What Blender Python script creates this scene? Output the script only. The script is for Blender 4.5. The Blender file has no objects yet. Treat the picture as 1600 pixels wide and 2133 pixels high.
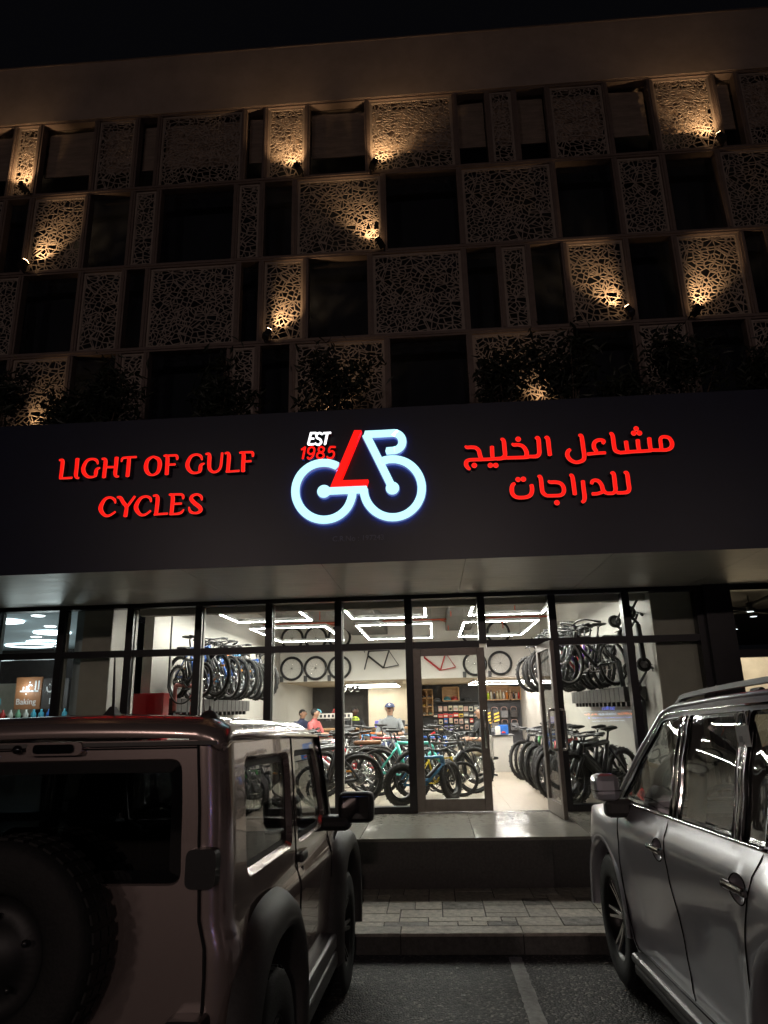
import bpy, bmesh, math, random
from mathutils import Vector, Matrix
from mathutils.geometry import delaunay_2d_cdt
random.seed(7)
R = math.radians
SC = bpy.context.scene
COL = SC.collection
# ---------------------------------------------------------------- camera
cam_d = bpy.data.cameras.new('camera')
cam = bpy.data.objects.new('camera', cam_d); COL.objects.link(cam)
PITCH, YAW, ROLL = R(15.793), R(-3.595), R(-1.326)
_cp, _sp, _cy, _sy = math.cos(PITCH), math.sin(PITCH), math.cos(YAW), math.sin(YAW)
_f = Vector((_sy*_cp, _cy*_cp, _sp)); _r = Vector((_cy, -_sy, 0)); _u = _r.cross(_f)
_a = math.cos(ROLL)*_r + math.sin(ROLL)*_u; _b = -math.sin(ROLL)*_r + math.cos(ROLL)*_u
CAM = Vector((0, -9.688, 1.96))
mw = Matrix((_a, _b, -_f)).transposed().to_4x4(); mw.translation = CAM
cam.matrix_world = mw
cam_d.sensor_fit = 'VERTICAL'; cam_d.sensor_height = 36.0
cam_d.lens = 1450/2133*36.0
cam_d.clip_start = 0.05; cam_d.clip_end = 400
SC.camera = cam
# ---------------------------------------------------------------- world, exposure
W = bpy.data.worlds.new('World'); SC.world = W; W.use_nodes = True
nt = W.node_tree; nt.nodes.clear()
wo = nt.nodes.new('ShaderNodeOutputWorld'); bg = nt.nodes.new('ShaderNodeBackground')
bg.inputs[0].default_value = (0.55, 0.55, 0.72, 1); bg.inputs[1].default_value = 0.0030
nt.links.new(bg.outputs[0], wo.inputs[0])
SC.view_settings.view_transform = 'Standard'; SC.view_settings.look = 'None'
SC.view_settings.exposure = 0.0; SC.view_settings.gamma = 1.0; SC.view_settings.use_curve_mapping = False
SC.render.engine = 'CYCLES'
cy = SC.cycles
cy.use_denoising = True; cy.max_bounces = 8; cy.diffuse_bounces = 4; cy.glossy_bounces = 5
cy.transmission_bounces = 6; cy.transparent_max_bounces = 24
cy.caustics_reflective = False; cy.caustics_refractive = False
cy.sample_clamp_indirect = 3.0; cy.use_light_tree = True
# ---------------------------------------------------------------- materials
M = {}
def ramp(nt, fac, stops):
    r = nt.nodes.new('ShaderNodeValToRGB'); r.color_ramp.elements[0].position = stops[0][0]; r.color_ramp.elements[0].color = (*stops[0][1], 1)
    r.color_ramp.elements[1].position = stops[-1][0]; r.color_ramp.elements[1].color = (*stops[-1][1], 1)
    for p, c in stops[1:-1]:
        e = r.color_ramp.elements.new(p); e.color = (*c, 1)
    nt.links.new(fac, r.inputs[0]); return r.outputs[0]
def mat(name, col, rough=.5, metal=0, var=.12, scale=6, bump=0, bscale=60, coat=0, spec=.5, coords='Object', stretch=None, rvar=0.0, aniso=0):
    m = bpy.data.materials.new(name); m.use_nodes = True; nt = m.node_tree; b = nt.nodes['Principled BSDF']
    b.inputs['Roughness'].default_value = rough; b.inputs['Metallic'].default_value = metal
    b.inputs['Coat Weight'].default_value = coat; b.inputs['Coat Roughness'].default_value = .02
    b.inputs['Specular IOR Level'].default_value = spec
    tc = nt.nodes.new('ShaderNodeTexCoord'); src = tc.outputs[coords]
    if stretch:
        mp = nt.nodes.new('ShaderNodeMapping'); mp.inputs['Scale'].default_value = stretch
        nt.links.new(src, mp.inputs[0]); src = mp.outputs[0]
    if var:
        n = nt.nodes.new('ShaderNodeTexNoise'); n.inputs['Scale'].default_value = scale; n.inputs['Detail'].default_value = 6
        n.inputs['Roughness'].default_value = .65
        nt.links.new(src, n.inputs['Vector'])
        lo = tuple(max(0, c*(1-var)) for c in col); hi = tuple(min(1, c*(1+var)) for c in col)
        nt.links.new(ramp(nt, n.outputs['Fac'], [(.3, lo), (.7, hi)]), b.inputs['Base Color'])
        if rvar:
            mr = nt.nodes.new('ShaderNodeMapRange'); mr.inputs['From Min'].default_value = .3; mr.inputs['From Max'].default_value = .7
            mr.inputs['To Min'].default_value = max(0, rough-rvar); mr.inputs['To Max'].default_value = min(1, rough+rvar)
            nt.links.new(n.outputs['Fac'], mr.inputs[0]); nt.links.new(mr.outputs[0], b.inputs['Roughness'])
    else:
        b.inputs['Base Color'].default_value = (*col, 1)
    if bump:
        n2 = nt.nodes.new('ShaderNodeTexNoise'); n2.inputs['Scale'].default_value = bscale; n2.inputs['Detail'].default_value = 5
        nt.links.new(src, n2.inputs['Vector'])
        bp = nt.nodes.new('ShaderNodeBump'); bp.inputs['Strength'].default_value = bump; bp.inputs['Distance'].default_value = .02
        nt.links.new(n2.outputs['Fac'], bp.inputs['Height']); nt.links.new(bp.outputs[0], b.inputs['Normal'])
    M[name] = m; return m
def emit(name, col, s, base=None):
    m = bpy.data.materials.new(name); m.use_nodes = True; b = m.node_tree.nodes['Principled BSDF']
    b.inputs['Base Color'].default_value = (*(base or col), 1); b.inputs['Emission Color'].default_value = (*col, 1)
    b.inputs['Emission Strength'].default_value = s; b.inputs['Roughness'].default_value = .4
    M[name] = m; return m
def glass(name, tint, ior=1.5, rough=0.0, boost=1.0):
    m = bpy.data.materials.new(name); m.use_nodes = True; nt = m.node_tree; nt.nodes.clear()
    o = nt.nodes.new('ShaderNodeOutputMaterial'); mx = nt.nodes.new('ShaderNodeMixShader')
    t = nt.nodes.new('ShaderNodeBsdfTransparent'); t.inputs[0].default_value = (*tint, 1)
    g = nt.nodes.new('ShaderNodeBsdfGlossy'); g.inputs['Roughness'].default_value = rough
    f = nt.nodes.new('ShaderNodeFresnel'); ge = nt.nodes.new('ShaderNodeNewGeometry'); ii = nt.nodes.new('ShaderNodeMix')
    ii.inputs[2].default_value = ior; ii.inputs[3].default_value = 1/ior       # same reflection from both sides of the pane
    nt.links.new(ge.outputs['Backfacing'], ii.inputs[0]); nt.links.new(ii.outputs[0], f.inputs[0])
    mu = nt.nodes.new('ShaderNodeMath'); mu.operation = 'MULTIPLY'; mu.inputs[1].default_value = boost; mu.use_clamp = True
    nt.links.new(f.outputs[0], mu.inputs[0]); nt.links.new(mu.outputs[0], mx.inputs[0])
    nt.links.new(t.outputs[0], mx.inputs[1]); nt.links.new(g.outputs[0], mx.inputs[2]); nt.links.new(mx.outputs[0], o.inputs[0])
    M[name] = m; return m
# ---------------------------------------------------------------- mesh helpers
class MB:
    def __init__(s): s.v = []; s.f = []; s.sm = []
    def add(s, vs, fs, smooth=False):
        o = len(s.v); s.v += [tuple(v) for v in vs]
        for f in fs: s.f.append(tuple(i+o for i in f)); s.sm.append(smooth)
        return s
    def box(s, x0, x1, y0, y1, z0, z1, bev=0.0):
        if bev <= 0:
            vs = [(x, y, z) for z in (z0, z1) for y in (y0, y1) for x in (x0, x1)]
            s.add(vs, [(0, 2, 3, 1), (4, 5, 7, 6), (0, 1, 5, 4), (2, 6, 7, 3), (0, 4, 6, 2), (1, 3, 7, 5)])
        else:
            b = min(bev, abs(x1-x0)*.49, abs(y1-y0)*.49, abs(z1-z0)*.49)
            bm = bmesh.new(); bmesh.ops.create_cube(bm, size=1)
            for v in bm.verts:
                v.co = ((x0+x1)/2+v.co.x*(x1-x0), (y0+y1)/2+v.co.y*(y1-y0), (z0+z1)/2+v.co.z*(z1-z0))
            bmesh.ops.bevel(bm, geom=bm.edges[:], offset=b, segments=2, affect='EDGES', profile=.5)
            bm.verts.index_update()
            s.add([v.co[:] for v in bm.verts], [[v.index for v in f.verts] for f in bm.faces]); bm.free()
        return s
    def tube(s, pts, r, n=8, cap=True, closed=False):
        pts = [Vector(p) for p in pts]; N = len(pts); rs = r if isinstance(r, (list, tuple)) else [r]*N
        vs = []; fs = []; up = None
        for i, p in enumerate(pts):
            if closed: t = pts[(i+1) % N]-pts[i-1]
            else: t = pts[min(i+1, N-1)]-pts[max(i-1, 0)]
            if t.length < 1e-9: t = Vector((0, 0, 1))
            t.normalize()
            if up is None:
                up = Vector((0, 0, 1)) if abs(t.z) < .9 else Vector((1, 0, 0))
            a = t.cross(up)
            if a.length < 1e-6: a = t.orthogonal()
            a.normalize(); b = a.cross(t).normalized(); up = b
            for k in range(n):
                an = 2*math.pi*k/n; vs.append(p+(a*math.cos(an)+b*math.sin(an))*rs[i])
        for i in range(N if closed else N-1):
            j = (i+1) % N
            for k in range(n):
                fs.append((i*n+k, i*n+(k+1) % n, j*n+(k+1) % n, j*n+k))
        s.add(vs, fs, True)
        if cap and not closed:
            s.add(vs[:n], [tuple(reversed(range(n)))]); s.add(vs[-n:], [tuple(range(n))])
        return s
    def lathe(s, prof, c=(0, 0, 0), axis='z', n=24, smooth=True, a0=0, a1=2*math.pi):
        vs = []; fs = []; full = abs(a1-a0-2*math.pi) < 1e-6; m = n if full else n+1
        for k in range(m):
            an = a0+(a1-a0)*k/n; ca, sa = math.cos(an), math.sin(an)
            for r, h in prof:
                if axis == 'z': v = (c[0]+r*ca, c[1]+r*sa, c[2]+h)
                elif axis == 'y': v = (c[0]+r*ca, c[1]+h, c[2]+r*sa)
                else: v = (c[0]+h, c[1]+r*ca, c[2]+r*sa)
                vs.append(v)
        P = len(prof)
        for k in range(n):
            k2 = (k+1) % m
            for i in range(P-1): fs.append((k*P+i, k2*P+i, k2*P+i+1, k*P+i+1))
        return s.add(vs, fs, smooth)
    def torus(s, c, R_, r, axis='y', n=28, k=8, sq=1.0):
        prof = [(R_+r*math.cos(2*math.pi*i/k), sq*r*math.sin(2*math.pi*i/k)) for i in range(k+1)]
        return s.lathe(prof, c, axis, n)
    def prism(s, poly, d0, d1, plane='xz'):
        n = len(poly)
        def P(a, b, d): return (a, d, b) if plane == 'xz' else ((d, a, b) if plane == 'yz' else (a, b, d))
        vs = [P(a, b, d0) for a, b in poly]+[P(a, b, d1) for a, b in poly]
        s.add(vs, [tuple(range(n)), tuple(range(2*n-1, n-1, -1))]+[(i, i+n, (i+1) % n+n, (i+1) % n) for i in range(n)])
        return s
    def sphere(s, c, r, nu=12, nv=8, sc=(1, 1, 1), half=False):
        v1 = math.pi/2 if half else math.pi
        prof = [(r*math.sin(v1*i/nv), r*math.cos(v1*i/nv)) for i in range(nv+1)]
        tmp = MB().lathe(prof, (0, 0, 0), 'z', nu)
        return s.add([(c[0]+v[0]*sc[0], c[1]+v[1]*sc[1], c[2]+v[2]*sc[2]) for v in tmp.v], tmp.f, True)
    def xf(s, mtx): s.v = [tuple(mtx @ Vector(v)) for v in s.v]; return s
    def mesh(s, name, m, fix=True):
        me = bpy.data.meshes.new(name); me.from_pydata(s.v, [], s.f)
        for mm in (m if isinstance(m, (list, tuple)) else [m]): me.materials.append(M[mm] if isinstance(mm, str) else mm)
        me.polygons.foreach_set('use_smooth', s.sm)
        if fix:
            bm = bmesh.new(); bm.from_mesh(me); bmesh.ops.remove_doubles(bm, verts=bm.verts, dist=1e-5)
            bmesh.ops.recalc_face_normals(bm, faces=bm.faces); bm.to_mesh(me); bm.free()
        me.update(); return me
    def build(s, name, m, parent=None, fix=True):
        o = bpy.data.objects.new(name, s.mesh(name, m, fix)); COL.objects.link(o)
        if parent: o.parent = parent
        return o
def ob(name, me, parent=None):
    o = bpy.data.objects.new(name, me); COL.objects.link(o)
    if parent: o.parent = parent
    return o
def tag(o, label, cat, group=None):
    o['label'] = label; o['category'] = cat
    if group: o['group'] = group
    return o
def thing(name, label, cat, loc=(0, 0, 0), rz=0, group=None):
    o = bpy.data.objects.new(name, None); COL.objects.link(o); o.location = loc; o.rotation_euler = (0, 0, rz)
    o.empty_display_size = .1
    return tag(o, label, cat, group)
def struct(o): o['kind'] = 'structure'; return o
def copy_tree(o, parent=None):
    c = o.copy(); COL.objects.link(c)
    if parent is not None: c.parent = parent
    for ch in KIDS.get(o.name, []):
        k = copy_tree(ch, c); 
    return c
KIDS = {}
def index_kids(root):
    for ch in root.children:
        KIDS.setdefault(root.name, []).append(ch); index_kids(ch)
def smooth_path(pts, k=6):
    n = len(pts)
    if n < 3: return pts
    out = []
    for i in range(n-1):
        p0, p1, p2, p3 = pts[max(i-1, 0)], pts[i], pts[i+1], pts[min(i+2, n-1)]
        for j in range(k):
            t = j/k
            out.append(tuple(.5*((2*b)+(-a+c)*t+(2*a-5*b+4*c-d)*t*t+(-a+3*b-3*c+d)*t**3) for a, b, c, d in zip(p0, p1, p2, p3)))
    out.append(tuple(pts[-1])); return out
def inside(p, poly):
    x, y = p; r = False; n = len(poly); j = n-1
    for i in range(n):
        xi, yi = poly[i]; xj, yj = poly[j]
        if (yi > y) != (yj > y) and x < (xj-xi)*(y-yi)/(yj-yi)+xi: r = not r
        j = i
    return r
def rrect(x0, x1, z0, z1, r, n=5):
    out = []
    for cx, cz, a in ((x1-r, z1-r, 0), (x0+r, z1-r, 90), (x0+r, z0+r, 180), (x1-r, z0+r, 270)):
        for i in range(n+1):
            an = R(a+90*i/n); out.append((cx+r*math.cos(an), cz+r*math.sin(an)))
    return out
def rpoly(pts, r, n=4):
    out = []; N = len(pts)
    for i in range(N):
        p = Vector(pts[i]); a = Vector(pts[i-1])-p; b = Vector(pts[(i+1) % N])-p
        rr = r[i] if isinstance(r, (list, tuple)) else r
        d = min(rr, a.length*.45, b.length*.45)
        if d < 1e-4: out.append(tuple(p)); continue
        s0 = p+a.normalized()*d; s1 = p+b.normalized()*d
        for k in range(n+1):
            t = k/n; q = (1-t)**2*s0+2*t*(1-t)*p+t*t*s1; out.append(tuple(q))
    return out
def resample(poly, step):
    out = []; n = len(poly)
    for i in range(n):
        a = Vector(poly[i]); b = Vector(poly[(i+1) % n]); k = max(1, int((b-a).length/step+.5))
        for j in range(k): out.append(tuple(a+(b-a)*j/k))
    return out
def sheet(mb, outer, holes, step, fn, flip=False):
    """smooth skin over a flat outline with holes: constrained triangulation, every point lifted by fn(u, v)"""
    outer = resample(outer, step); holes = [resample(h, step) for h in holes]
    pts = []; edges = []
    for lp in [outer]+holes:
        o = len(pts); pts += lp; edges += [(o+i, o+(i+1) % len(lp)) for i in range(len(lp))]
    nb = len(pts)
    xs = [p[0] for p in outer]; ys = [p[1] for p in outer]
    cell = {}
    for p in pts: cell.setdefault((int(p[0]//step), int(p[1]//step)), []).append(p)
    x = min(xs)+step*.5
    while x < max(xs):
        y = min(ys)+step*.5
        while y < max(ys):
            if inside((x, y), outer) and not any(inside((x, y), h) for h in holes):
                ci, cj = int(x//step), int(y//step); ok = True
                for a in (-1, 0, 1):
                    for b in (-1, 0, 1):
                        for q in cell.get((ci+a, cj+b), ()):
                            if (q[0]-x)**2+(q[1]-y)**2 < (step*.45)**2: ok = False
                if ok: pts.append((x, y))
            y += step
        x += step
    vs, _, fs, *_r2 = delaunay_2d_cdt([Vector(p) for p in pts], edges, [], 0, 1e-6)
    keep = []
    for f in fs:
        c = ((vs[f[0]][0]+vs[f[1]][0]+vs[f[2]][0])/3, (vs[f[0]][1]+vs[f[1]][1]+vs[f[2]][1])/3)
        if inside(c, outer) and not any(inside(c, h) for h in holes): keep.append(tuple(f))
    mb.add([fn(v[0], v[1]) for v in vs], keep, True)
    return outer, holes
def noise_wob(i, s=1): return math.sin(i*12.9898+s*78.233)*43758.5453 % 1
# ================================================================ materials of the setting
mat('asphalt', (.05, .048, .046), .72, var=.4, scale=2.5)
def _speckle():
    nt = M['asphalt'].node_tree; b = nt.nodes['Principled BSDF']; tc = nt.nodes['Texture Coordinate']
    v = nt.nodes.new('ShaderNodeTexVoronoi'); v.inputs['Scale'].default_value = 62; nt.links.new(tc.outputs['Object'], v.inputs['Vector'])
    sx = nt.nodes.new('ShaderNodeSeparateColor'); nt.links.new(v.outputs['Color'], sx.inputs[0])
    c = ramp(nt, sx.outputs[0], [(.0, (.35, .35, .35)), (.55, (.8, .8, .78)), (.86, (1.6, 1.55, 1.5)), (.97, (4.2, 4.0, 3.8))])
    mx = nt.nodes.new('ShaderNodeMix'); mx.data_type = 'RGBA'; mx.blend_type = 'MULTIPLY'; mx.inputs[0].default_value = 1
    old = b.inputs['Base Color'].links[0].from_socket; nt.links.new(old, mx.inputs[6]); nt.links.new(c, mx.inputs[7]); nt.links.new(mx.outputs[2], b.inputs['Base Color'])
    bp = nt.nodes.new('ShaderNodeBump'); bp.inputs['Strength'].default_value = 1; bp.inputs['Distance'].default_value = .012; bp.invert = True
    nt.links.new(v.outputs['Distance'], bp.inputs['Height']); nt.links.new(bp.outputs[0], b.inputs['Normal'])
_speckle()
mat('line_paint', (.34, .33, .31), .75, var=.35, scale=22, bump=.5, bscale=120)
mat('shaded_kerb_stone', (.13, .125, .118), .8, var=.3, scale=25, bump=.4, bscale=90)  # darker than the paving, shade of the street-facing side put into its colour
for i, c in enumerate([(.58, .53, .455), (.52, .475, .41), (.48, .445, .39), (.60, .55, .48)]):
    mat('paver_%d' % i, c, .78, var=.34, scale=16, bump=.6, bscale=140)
mat('paver_stained', (.27, .25, .22), .7, var=.7, scale=11, bump=.6, bscale=140)
mat('granite_dark', (.10, .09, .088), .45, var=.25, scale=40, bump=.05)
mat('granite_tile', (.30, .285, .245), .15, var=.16, scale=26, stretch=(.4, 2.5, 1), rvar=.03)
mat('joint', (.06, .058, .055), .9, var=.2)
mat('floor_tile', (.40, .345, .275), .34, var=.10, scale=3, stretch=(9, .8, 1))
mat('parapet_paint', (.27, .21, .18), .75, var=.18, scale=1.5, bump=.35, bscale=200)
mat('bronze_frame', (.15, .112, .10), .5, .3, var=.15, scale=9)
mat('screen_metal', (.28, .228, .198), .5, .25, var=.15, scale=8)
mat('upper_dark', (.006, .008, .014), .9, var=.2)
mat('blind_fabric', (.30, .22, .17), .9, var=.25, scale=3, stretch=(1, 1, 6), bump=.3, bscale=20)
mat('fascia_panel', (.008, .011, .034), .36, var=.12, scale=3)
mat('soffit_metal', (.62, .60, .57), .42, .45, var=.15, scale=2, stretch=(1, 8, 1), rvar=.06)
mat('black_metal', (.012, .012, .014), .35, .3, var=.2, scale=12)
mat('door_metal', (.19, .17, .15), .38, .7, var=.12, scale=14)
mat('steel', (.55, .54, .52), .25, 1, var=.08)
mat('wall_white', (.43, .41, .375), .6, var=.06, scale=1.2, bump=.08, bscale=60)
mat('wall_white_lit', (.82, .79, .73), .6, var=.05, scale=1.2, bump=.08, bscale=60)  # paler copy of the white wall paint, makes up for weak light there
mat('wall_stained', (.66, .60, .50), .7, var=.14, scale=2.2, stretch=(1, 1, .3))
mat('column_grey', (.40, .375, .33), .65, var=.15, scale=4, bump=.1)
mat('column_face', (.60, .565, .50), .65, var=.1, scale=4, bump=.1)
mat('ceiling_grey', (.20, .20, .20), .8, var=.15, scale=2)
mat('wall_beige', (.46, .39, .30), .7, var=.12, scale=1.5)
mat('wall_dark', (.045, .04, .038), .6, var=.25, scale=5)
glass('shop_glass', (.95, .97, .95), 1.45)
glass('upper_glass', (.93, .94, .95), 1.5)
SLOPE = .034
def gz(y): return .03+SLOPE*max(0, min(9, -3.265-y))
# ================================================================ ground
a = MB(); ys = [-60, -12.3, -10, -8, -6, -5, -4.2, -3.26]
for y0, y1 in zip(ys, ys[1:]):
    a.add([(-60, y0, gz(y0)), (60, y0, gz(y0)), (60, y1, gz(y1)), (-60, y1, gz(y1))], [(0, 1, 2, 3)])
a.add([(-60, -3.26, .03), (60, -3.26, .03), (60, 90, .03), (-60, 90, .03)], [(0, 1, 2, 3)])
struct(a.build('asphalt_ground', 'asphalt'))
# painted bay line, edges a little ragged
rl = random.Random(3); a = MB(); vs = []; n = 60
for i in range(n+1):
    y = -3.33-3.2*i/n; xc = .562
    for sx in (-1, 1): vs.append((xc+sx*(.052+rl.uniform(-.005, .005)), y, gz(y)+.005))
a.add(vs, [(2*i, 2*i+1, 2*i+3, 2*i+2) for i in range(n)])
struct(a.build('parking_line', 'line_paint'))
# kerb, pavement bed and its blocks
a = MB().box(-30, 30, -3.262, -3.06, -.2, .186, .012)
for x in range(-30, 30): a.box(x+.31, x+.316, -3.2655, -3.05, .1, .1865)
kerb = struct(MB().box(-30, 30, -3.25, -3.07, -.2, .17).build('kerb', 'joint'))
for i in range(7):
    x = -3.35+i*1.0
    MB().box(x+.004, x+.996, -3.262, -3.068, -.1, .160, .003).build('shaded_kerb_stone', 'shaded_kerb_stone', kerb)
    MB().box(x+.003, x+.997, -3.265, -3.066, .1605, .186, .005).build('lit_kerb_top', 'paver_%d' % (i % 4), kerb)  # added pale slab, lets the top read lit above the dark face
MB().box(-30, -3.36, -3.265, -3.066, -.1, .186).build('shaded_kerb_stone', 'shaded_kerb_stone', kerb)
MB().box(3.65, 30, -3.265, -3.066, -.1, .186).build('shaded_kerb_stone', 'shaded_kerb_stone', kerb)
pave = struct(MB().box(-30, 30, -3.066, -1.79, -.1, .172).build('pavement', 'joint'))
rp = random.Random(11); U = .1265; NX, NY = 42, 10; X0, Y0 = -2.4, -3.06
occ = set(); pm = {}
for j in range(NY):
    for i in range(NX):
        if (i, j) in occ: continue
        opts = [(3, 2), (2, 2), (3, 2), (2, 1), (3, 1), (2, 2)]; rp.shuffle(opts)
        for w, h in opts+[(1, 1)]:
            if i+w <= NX and j+h <= NY and all((i+p, j+q) not in occ for p in range(w) for q in range(h)): break
        for p in range(w):
            for q in range(h): occ.add((i+p, j+q))
        mm = 'paver_stained' if rp.random() < .08 else 'paver_%d' % rp.randrange(4)
        if (w, h, mm) not in pm:
            pm[w, h, mm] = MB().box(.0045, w*U-.0045, .0045, h*U-.0045, -.03, 0, .004).mesh('paver', mm)
        o = ob('paver', pm[w, h, mm], pave); o.location = (X0+i*U, Y0+j*U, .186+rp.uniform(-.003, .002))
MB().box(-30, X0-.01, -3.06, -1.81, 0, .185).build('paved_area', 'paver_1', pave)
MB().box(X0+NX*U+.01, 30, -3.06, -1.81, 0, .185).build('paved_area', 'paver_1', pave)
# raised entrance platform
plat = struct(MB().box(-30, 30, -1.79, .02, 0, .64).build('entrance_platform', 'joint'))
tm = MB().box(.002, 1.198, .002, .907, -.03, 0, .002).mesh('tile', 'granite_tile')
tr = MB().box(.0015, 1.1985, -.02, 0, .17, .632).mesh('riser_slab', 'granite_dark')
for i in range(-5, 6):
    for j in range(2):
        o = ob('tile', tm, plat); o.location = (i*1.2+.37, -1.815+j*.909, .66)
    o = ob('riser_slab', tr, plat); o.location = (i*1.2-.05, -1.79, 0)
# ================================================================ building
BLD = thing('commercial_building', 'four storey building with perforated bronze screens above a dark shop fascia', 'building', (0, 0, 0))
ZR = [6.02, 7.55, 9.09, 10.64, 12.20]
MB().box(-16, 14, -.024, .5, 12.2, 13.47).build('roof_parapet', 'parapet_paint', BLD)
MB().box(-16, 14, -.034, .52, 13.472, 13.5).build('parapet_coping', 'bronze_frame', BLD)
MB().box(-16, 14, .75, .9, 4.4, 13.3).build('dark_room_backing', 'upper_dark', BLD)  # near-black sheet close behind the panes, darkness of the rooms put into colour
PA = [(-7.06, -6.59), (-5.56, -4.82), (-4.42, -2.9), (-2.52, -1.79), (-.745, .765), (1.325, 1.785), (2.35, 3.32), (4.07, 5.1), (5.5, 7.0), (-9.5, -8.1)]
WA = [(-8.1, -7.06), (-6.59, -5.56), (-4.82, -4.42), (-2.9, -2.52), (-1.79, -.745), (.765, 1.325), (1.785, 2.35), (3.32, 4.07), (5.1, 5.5)]
PB = [(-6.585, -5.585), (-4.79, -4.335), (-2.99, -2.545), (-1.99, -.5), (.77, 2.31), (3.315, 4.09), (4.965, 6.5), (-9, -7.06)]
WB = [(-7.06, -6.585), (-5.585, -4.79), (-4.335, -2.99), (-2.545, -1.99), (-.5, .77), (2.31, 3.315), (4.09, 4.965)]
# one laser-cut pattern, reused with shifts as on the real screens
rv = random.Random(5); TW, TH = 2.3, 1.62
def clip_half(poly, nx, ny, d):
    out = []; n = len(poly)
    for i in range(n):
        p, q = poly[i], poly[(i+1) % n]; a = p[0]*nx+p[1]*ny-d; b = q[0]*nx+q[1]*ny-d
        if a <= 0: out.append(p)
        if a*b < 0:
            t = a/(a-b); out.append((p[0]+t*(q[0]-p[0]), p[1]+t*(q[1]-p[1])))
    return out
def voronoi(seeds, w, h, rad):
    cells = []; bk = {}
    for s in seeds: bk.setdefault((int(s[0]/rad), int(s[1]/rad)), []).append(s)
    for s in seeds:
        poly = [(max(-.1, s[0]-rad), max(-.1, s[1]-rad)), (min(w+.1, s[0]+rad), max(-.1, s[1]-rad)), (min(w+.1, s[0]+rad), min(h+.1, s[1]+rad)), (max(-.1, s[0]-rad), min(h+.1, s[1]+rad))]
        ci, cj = int(s[0]/rad), int(s[1]/rad)
        for a in range(-2, 3):
            for b in range(-2, 3):
                for q in bk.get((ci+a, cj+b), ()):
                    if q is s: continue
                    dx, dy = q[0]-s[0], q[1]-s[1]; L2 = dx*dx+dy*dy
                    if L2 < 1e-9 or L2 > 4*rad*rad: continue
                    poly = clip_half(poly, dx, dy, dx*(s[0]+q[0])/2+dy*(s[1]+q[1])/2)
                    if len(poly) < 3: break
        if len(poly) >= 3: cells.append(poly)
    return cells
seeds = []
while len(seeds) < 270:
    p = (rv.uniform(-.05, TW+.05), rv.uniform(-.05, TH+.05))
    if all((p[0]-q[0])**2+(p[1]-q[1])**2 > .05**2 for q in seeds): seeds.append(p)
CELLS = []
for c in voronoi(seeds, TW, TH, .26):
    ps = [c]
    for _ in range(2):                       # shards: split most cells again by random chords
        nx = []
        for q in ps:
            ar = abs(sum(q[i-1][0]*q[i][1]-q[i][0]*q[i-1][1] for i in range(len(q))))/2
            if ar > .0050 and rv.random() < .85:
                cx = sum(p[0] for p in q)/len(q); cz = sum(p[1] for p in q)/len(q); an = rv.uniform(0, math.pi)
                n_ = (math.cos(an), math.sin(an)); d = n_[0]*cx+n_[1]*cz+rv.uniform(-.012, .012)
                A_ = clip_half(q, n_[0], n_[1], d); B_ = clip_half(q, -n_[0], -n_[1], -d)
                nx += [z for z in (A_, B_) if len(z) > 2]
            else: nx.append(q)
        ps = nx
    CELLS += ps
def screen_mesh(w, h, ox):
    mb = MB(); e = .035; T = .008
    for c in CELLS:
        q = [(p[0]-ox, p[1]) for p in c]
        if max(p[0] for p in q) < e or min(p[0] for p in q) > w-e: continue
        for n_ in ((-1, 0, -e), (1, 0, w-e), (0, -1, -e), (0, 1, h-e)):
            q = clip_half(q, *n_)
            if len(q) < 3: break
        if len(q) < 3: continue
        cx = sum(p[0] for p in q)/len(q); cz = sum(p[1] for p in q)/len(q)
        ir = 1e9
        for i in range(len(q)):
            a_, b_ = q[i-1], q[i]; L = math.hypot(b_[0]-a_[0], b_[1]-a_[1])
            if L > 1e-6: ir = min(ir, abs((b_[0]-a_[0])*(a_[1]-cz)-(b_[1]-a_[1])*(a_[0]-cx))/L)
        k = 1-.0056/max(ir, .001)
        if k < .22: 
            mb.add([(x, 0, z) for x, z in q], [tuple(range(len(q)))]); continue
        n = len(q); inn = [(cx+(x-cx)*k, cz+(z-cz)*k) for x, z in q]
        mb.add([(x, 0, z) for x, z in q]+[(x, 0, z) for x, z in inn]+[(x, T, z) for x, z in inn],
               [(i, (i+1) % n, n+(i+1) % n, n+i) for i in range(n)]+[(n+i, n+(i+1) % n, 2*n+(i+1) % n, 2*n+i) for i in range(n)])
    for x0, x1, z0, z1 in ((0, w, 0, e), (0, w, h-e, h), (0, e, e, h-e), (w-e, w, e, h-e)): mb.box(x0, x1, -.012, .02, z0, z1)
    return mb
FW = .045
mcache = {}
for r in range(4):
    z0, z1 = ZR[r], ZR[r+1]; P_, W_ = (PB, WB) if r in (0, 2) else (PA, WA)
    for x0, x1 in P_:
        w, h = x1-x0-2*FW, z1-z0-2*FW
        key = (round(w, 3), round(h, 2))
        if key not in mcache: mcache[key] = screen_mesh(w, h, (sum(ord(ch) for ch in str(key))*.0371) % max(.01, TW-w)).mesh('screen_panel', 'screen_metal', False)
        o = ob('screen_panel', mcache[key], BLD); o.location = (x0+FW, .045, z0+FW)
    for x0, x1 in W_:
        MB().box(x0+FW, x1-FW, .135, .147, z0+FW, z1-FW).build('window_pane', 'upper_glass', BLD)
    xs = sorted(set([x for p in P_+W_ for x in p]))
    fr = MB()
    for x in xs: 
        MB().box(x-FW, x+FW, 0, .15, z0+FW+.001, z1-FW-.001).build('frame_post', 'bronze_frame', BLD)
        MB().box(x-.012, x+.012, -.016, -.001, z0+FW+.001, z1-FW-.001).build('frame_bead', 'bronze_frame', BLD)
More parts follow.
